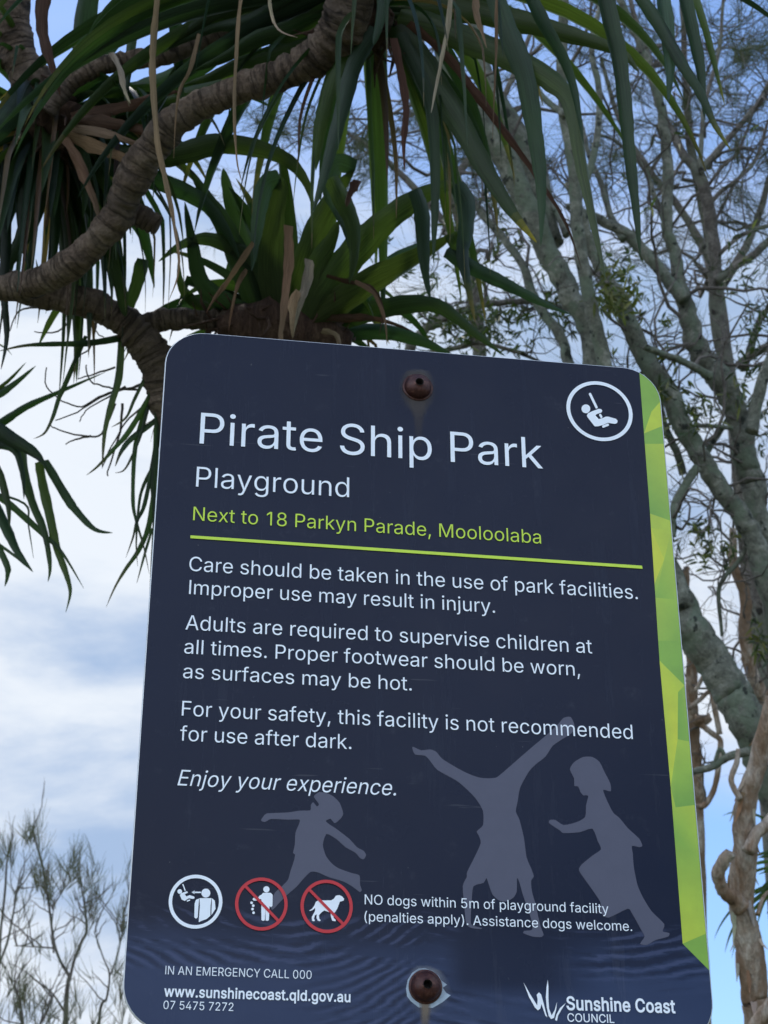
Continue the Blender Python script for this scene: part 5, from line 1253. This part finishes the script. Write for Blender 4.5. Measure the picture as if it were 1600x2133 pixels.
# --- paperbarks, bottom right
RP = random.Random(41)
S = [([(1590, 2600), (1576, 2133), (1570, 2080), (1565, 2003), (1556, 1945), (1548, 1890), (1545, 1847), (1552, 1769), (1548, 1710), (1554, 1660), (1573, 1605), (1590, 1540), (1610, 1450)], [66, 58, 58, 60, 56, 52, 54, 52, 46, 44, 40, 36, 30], 4.9, 5.0),
     ([(1545, 1890), (1527, 1872), (1507, 1855), (1496, 1825), (1506, 1795), (1524, 1776)], [40, 32, 28, 28, 28, 24], 4.9, 4.85),
     ([(1558, 1775), (1577, 1737), (1604, 1708), (1640, 1660)], [28, 26, 24, 22], 4.9, 5.0),
     ([(1560, 2180), (1580, 2130), (1605, 2098), (1650, 2050)], [34, 34, 32, 28], 4.8, 4.8),
     ([(1542, 1665), (1523, 1626), (1534, 1589), (1538, 1560)], [13, 12, 12, 9], 4.95, 5.0),
     ([(1578, 1905), (1590, 1870), (1610, 1850)], [9, 8, 6], 4.9, 5.0)]
paper, stP = tree('paperbark_tree', 'paperbark with peeling brown and white bark and a looped dead stub', 1600, 4.9, S, PAPER, r=RP, wander=.05)
for k in range(26):                                      # curling flakes of loose bark
    b = MB(); P, R = stP[0]; i = RP.randint(10, len(P) - 2)
    a = RP.uniform(0, 6.28); t = unit(P[i + 1] - P[i - 1]); u = unit(t.cross(Vector((math.cos(a), math.sin(a), .1)))); L = RP.uniform(.03, .09)
    s = P[i] + u * R[i] * 1.02
    b.ribbon([s, s + t * -L * .5 + u * .004, s + t * -L + u * RP.uniform(.006, .02)], [RP.uniform(.008, .02), .014, .004], lambda i_, tt: unit(u.cross(tt)), .3, vary(RP.choice([(.45, .40, .34), (.30, .19, .11), (.55, .52, .46)]), RP))
    b.build('bark_flake', DEAD, paper)
S = [([(1470, 2200), (1458, 1900), (1454, 1710), (1456, 1632), (1449, 1573), (1446, 1515), (1440, 1456), (1440, 1378), (1433, 1310), (1428, 1240), (1430, 1180)], [32, 28, 24, 24, 26, 28, 26, 24, 22, 18, 12], 6.9, 7.0),
     ([(1446, 1500), (1472, 1520), (1499, 1540), (1499, 1566), (1491, 1636), (1470, 1675), (1452, 1680)], [14, 12, 12, 12, 12, 13, 10], 6.9, 6.8),
     ([(1499, 1530), (1487, 1464), (1484, 1410), (1492, 1350)], [13, 12, 12, 9], 6.85, 6.9),
     ([(1436, 1476), (1472, 1444), (1491, 1417), (1520, 1360)], [10, 9, 8, 6], 6.9, 7.0),
     ([(1448, 1440), (1468, 1400), (1476, 1360)], [9, 8, 6], 6.9, 6.9),
     ([(1448, 1500), (1470, 1500), (1482, 1490)], [26, 20, 12], 6.9, 6.9)]
thin, stT = tree('paperbark_tree', 'thin crooked bare paperbark stem close beside the lime edge of the sign', 1480, 6.9, S, PAPER, r=RP)
grow_twigs(thin, stT, 14, .3, 2, RP, t0=.3, crook=.6, rmax=.006)
S = [([(1640, 2000), (1625, 1650), (1600, 1476), (1581, 1437), (1560, 1378), (1554, 1310), (1552, 1240), (1530, 1170), (1526, 1100)], [34, 32, 30, 28, 27, 26, 24, 20, 14], 7.2, 7.3),
     ([(1598, 1480), (1572, 1500), (1560, 1545)], [16, 14, 10], 7.1, 7.0)]
pale, stQ = tree('paperbark_tree', 'pale paperbark stem rising behind the leaning lichen trunk', 1660, 7.2, S, PAPER, r=RP)
grow_twigs(pale, stQ, 30, .4, 2, RP, t0=.3, crook=.6, rmax=.006)
# a branch of the leaning tree reaching back toward the sign
P, R = path([(1560, 1565), (1515, 1577), (1484, 1597), (1440, 1608)], 5.6, [20, 17, 16, 15], 5)
b = MB(); b.tube(P, R, 9, rough=.06, rng=RP); b.build('branch', LICHEN, lich)
P, R = path([(1510, 1575), (1499, 1560), (1488, 1590), (1480, 1590)], 5.6, [10, 9, 8, 6], 5)
b = MB(); b.tube(P, R, 7, rough=.06, rng=RP); b.build('branch', LICHEN, lich)

# --- broad-leaved tree behind the sign with small leaves in sprays
RF = random.Random(51)
S = [([(840, 1500), (835, 1000), (850, 760), (880, 690), (960, 648), (1040, 633), (1110, 630), (1160, 637), (1190, 650)], [36, 30, 24, 20, 14, 13, 13, 12, 10], 6.9, 7.0),
     ([(862, 740), (930, 730), (1000, 715), (1080, 735), (1140, 760)], [14, 11, 9, 8, 6], 6.9, 6.9),
     ([(1010, 640), (1012, 600), (1000, 570)], [9, 8, 6], 6.9, 6.9)]
broad, stF = tree('broadleaf_tree', 'small-leaved tree peeping over the top edge of the sign with one level bough', 830, 6.9, S, GREYBARK, r=RF)
tF = grow_twigs(broad, stF, 30, .3, 2, RF, t0=.3, crook=.55, rmax=.005)
OL = [(.045, .065, .022), (.06, .08, .03), (.085, .095, .032), (.04, .055, .03)]
b = MB()
for p, dd, lv in tF:
    if RF.random() < .35: sprig(b, p, dd, RF, 7, 0.046, .010, OL)
for k in range(70):
    p = at(RF.gauss(985, 75), RF.gauss(690, 24), 6.9 + RF.uniform(-.3, .3)); sprig(b, p, rvec(RF), RF, 5, 0.046, .010, OL)
b.build('leaves', SMALL, broad)
# leaf sprays on the other trees
def sprays(root, spots, d, r, cols, L=.06, w=.015, n=6, name='leaves', tips=None, share=.3):
    b = MB()
    for x, y, sx, sy, m in spots:
        for k in range(m):
            p = at(r.gauss(x, sx), r.gauss(y, sy), d + r.uniform(-.25, .25)); sprig(b, p, unit(rvec(r) + Vector((0, 0, .2))), r, n, L, w, cols)
    for p, dd, lv in (tips or []):
        if r.random() < share: sprig(b, p, dd, r, n, L, w, cols)
    b.build(name, SMALL, root)
YO = [(.12, .125, .035), (.09, .10, .03), (.15, .14, .05), (.06, .075, .025)]
DG = [(.035, .05, .024), (.05, .065, .03), (.045, .06, .035)]
sprays(lich, [(1290, 600, 20, 22, 26), (1270, 640, 22, 14, 10)], 6.0, RA, YO, .05, .012)
sprays(fork, [(1452, 1125, 30, 24, 20), (1500, 1135, 30, 20, 8), (1590, 1330, 14, 22, 12), (1395, 660, 12, 8, 2), (1385, 745, 14, 8, 3), (1390, 830, 25, 30, 12), (1440, 860, 40, 40, 20), (1470, 830, 40, 30, 10)], 6.1, RB, YO[:3] + DG, .045, .010, tips=tB, share=.04)
sprays(dark, [(1560, 880, 30, 40, 30), (1580, 760, 30, 30, 20), (1540, 560, 30, 40, 12), (1580, 650, 24, 40, 16)], 6.5, RC_, DG, .042, .009)

# tangle of fine bare twigs low on the right
tt = grow_twigs(fork, [stB[0], stB[1]], 30, .38, 2, RB, t0=.08, crook=.65, rmax=.006)

# --- fan palm leaves at the right edge
RG = random.Random(61)
base = ground_pt(1700, 1800, 5.6)
palm = thing('palm', 'green palm fronds beyond the peeling paperbark', 'palm', base)
b = MB(); b.tube([base, base + Vector((.02, 0, 1.2)), at(1690, 1840, 5.6)], [.07, .06, .05], 12, rough=.08, rng=RG); b.build('trunk', GREYBARK, palm)
b = MB()
for k in range(16):
    a = rad(RG.uniform(120, 250)); L = RG.uniform(70, 140)
    p0 = (1660, 1800 + RG.uniform(-40, 40)); p1 = (p0[0] + L * math.cos(a), p0[1] - L * math.sin(a) * .8)
    leaf_px(b, [p0, ((p0[0] + p1[0]) / 2, (p0[1] + p1[1]) / 2 - 10), p1], 5.6, RG.uniform(10, 16), vary((.05, .09, .035), RG), RG)
for k in range(14):
    d = unit(rvec(RG) + Vector((.3, .2, .5))); leaf_free(b, at(1690, 1830, 5.6), d, .4, .03, .8, vary((.05, .09, .035), RG), RG)
b.build('frond_crown', STRAP, palm)

# ------------------------------------------------------------------ young she-oaks, lower left
SG = [(.10, .105, .072), (.085, .09, .065), (.125, .115, .085), (.12, .10, .08)]
def sapling(label, base_px, d, stems, tufts, r, nt, extra=0):
    base = ground_pt(base_px, 2100, d)
    root = thing('young_she_oak', label, 'tree', base, 'young she-oaks against the low sky')
    allp = []
    for i, (pts, w) in enumerate(stems):
        P, R = path(pts, d, w, 5)
        if i == 0: P = [base] + P; R = [R[0] * 1.6] + R
        b = MB(); b.tube(P, R, 7, rough=.05, rng=r); b.build('trunk' if i == 0 else 'branch', GREYBARK, root)
        allp.append((P, R))
    tips = []
    for k in range(int(nt * .55)):
        P, R = r.choice(allp); i = r.randint(len(P) // 3, len(P) - 1)
        if P[i].z < 2.6: continue
        b = MB(); twig(b, P[i], unit(rvec(r) * .7 + Vector((0, 0, .7))), r.uniform(.14, .32), .0042, 1, r, tips, .3, .12, (1, 3), 6); b.build('twig', TWIG, root)
    nb = MB()
    for x, y, s, m in tufts:
        for k in range(int(m * .8)):
            p = at(r.gauss(x, s), r.gauss(y, s * 1.2), d + r.uniform(-.3, .3))
            needles(nb, p, unit(Vector((r.gauss(0, .35), r.gauss(0, .3), 1))), r, 7, .17, .0034, .34, SG)
    for p, dd, lv in tips:
        if r.random() < .3: needles(nb, p, unit(dd * .6 + Vector((0, 0, .6))), r, 5, .16, .003, .35, SG)
    nb.build('needles', NEEDLE, root)
RS_ = random.Random(71)
sapling('middle young she-oak with forked dark stem, lower left of the sign', 138, 9.5,
        [([(130, 2500), (136, 2133), (142, 2045), (145, 2035), (125, 2000), (112, 1960), (104, 1900), (98, 1860), (88, 1800), (75, 1755), (66, 1720)], [14, 11, 9, 8, 6, 6, 5, 5, 5, 4, 3]),
         ([(145, 2040), (155, 2000), (168, 1965), (180, 1940), (178, 1900), (172, 1860), (165, 1830)], [7, 6, 6, 6, 5, 4, 3]),
         ([(136, 2110), (110, 2070), (85, 2050), (60, 2030)], [5, 4, 4, 3]), ([(112, 1975), (70, 1972), (30, 1970)], [4, 3, 2]), ([(112, 1985), (108, 1930), (114, 1880)], [4, 3, 2])],
        [(62, 1745, 10, 14), (95, 1840, 13, 20), (155, 1820, 18, 26), (190, 1910, 16, 16), (185, 1835, 12, 8)], RS_, 44)
sapling('left young she-oak, half cut off by the picture edge', 0, 9.8,
        [([(-20, 2500), (-8, 2133), (0, 1960), (6, 1900), (11, 1850), (14, 1800), (20, 1760)], [12, 9, 6, 5, 5, 4, 3]),
         ([(-6, 2020), (16, 1960), (30, 1890), (40, 1830)], [5, 5, 4, 3])],
        [(8, 1780, 10, 12), (22, 1770, 8, 6), (-20, 1800, 20, 14)], RS_, 22)
sapling('young she-oak nearest the sign edge, thin and sparse', 215, 9.2,
        [([(196, 2500), (206, 2133), (222, 2080), (228, 2030), (215, 1995), (205, 1965), (196, 1940)], [9, 7, 5, 4, 3, 3, 2]),
         ([(228, 2035), (245, 1990), (256, 1930), (258, 1890)], [4, 3, 3, 2])],
        [(254, 1930, 9, 10), (245, 2080, 12, 8), (250, 2020, 9, 6)], RS_, 20)
sapling('low bushy young she-oak at the foot of the picture', 45, 8.8,
        [([(60, 2500), (55, 2200), (48, 2133), (42, 2090), (30, 2050)], [9, 7, 6, 5, 4]), ([(55, 2190), (90, 2120), (110, 2080)], [5, 4, 3])],
        [(55, 2090, 16, 16), (75, 2110, 18, 14), (30, 2040, 16, 10), (170, 2120, 24, 12), (240, 2120, 16, 8), (10, 2120, 16, 8), (110, 2130, 20, 8)], RS_, 24)
# fine dead twigs trailing from the limb beside the sign
b = MB()
for pts in ([(312, 790), (276, 807), (245, 812), (205, 827), (169, 846), (127, 835), (98, 805), (97, 765)], [(300, 800), (255, 812), (225, 828), (180, 858), (166, 878)], [(262, 805), (210, 830), (160, 860), (115, 875)],
            [(290, 812), (240, 808), (215, 803), (190, 795), (180, 760)], [(240, 765), (200, 776), (160, 788)], [(240, 840), (212, 902), (180, 908), (136, 900), (108, 888)], [(190, 908), (160, 916), (138, 927)],
            [(300, 845), (262, 880), (232, 930), (214, 975)], [(255, 840), (248, 900), (228, 965), (224, 990)], [(80, 640), (40, 650), (20, 690)], [(160, 650), (120, 690), (70, 690)], [(200, 670), (190, 720), (170, 740)],
            [(170, 640), (200, 690), (215, 700)]):
    P, R = path(pts, 3.3, [6, 3], 4); b.tube(crooked(P, R, R1, .0015), R, 4, cap=False)
b.build('dead_twigs', TWIG, pan)
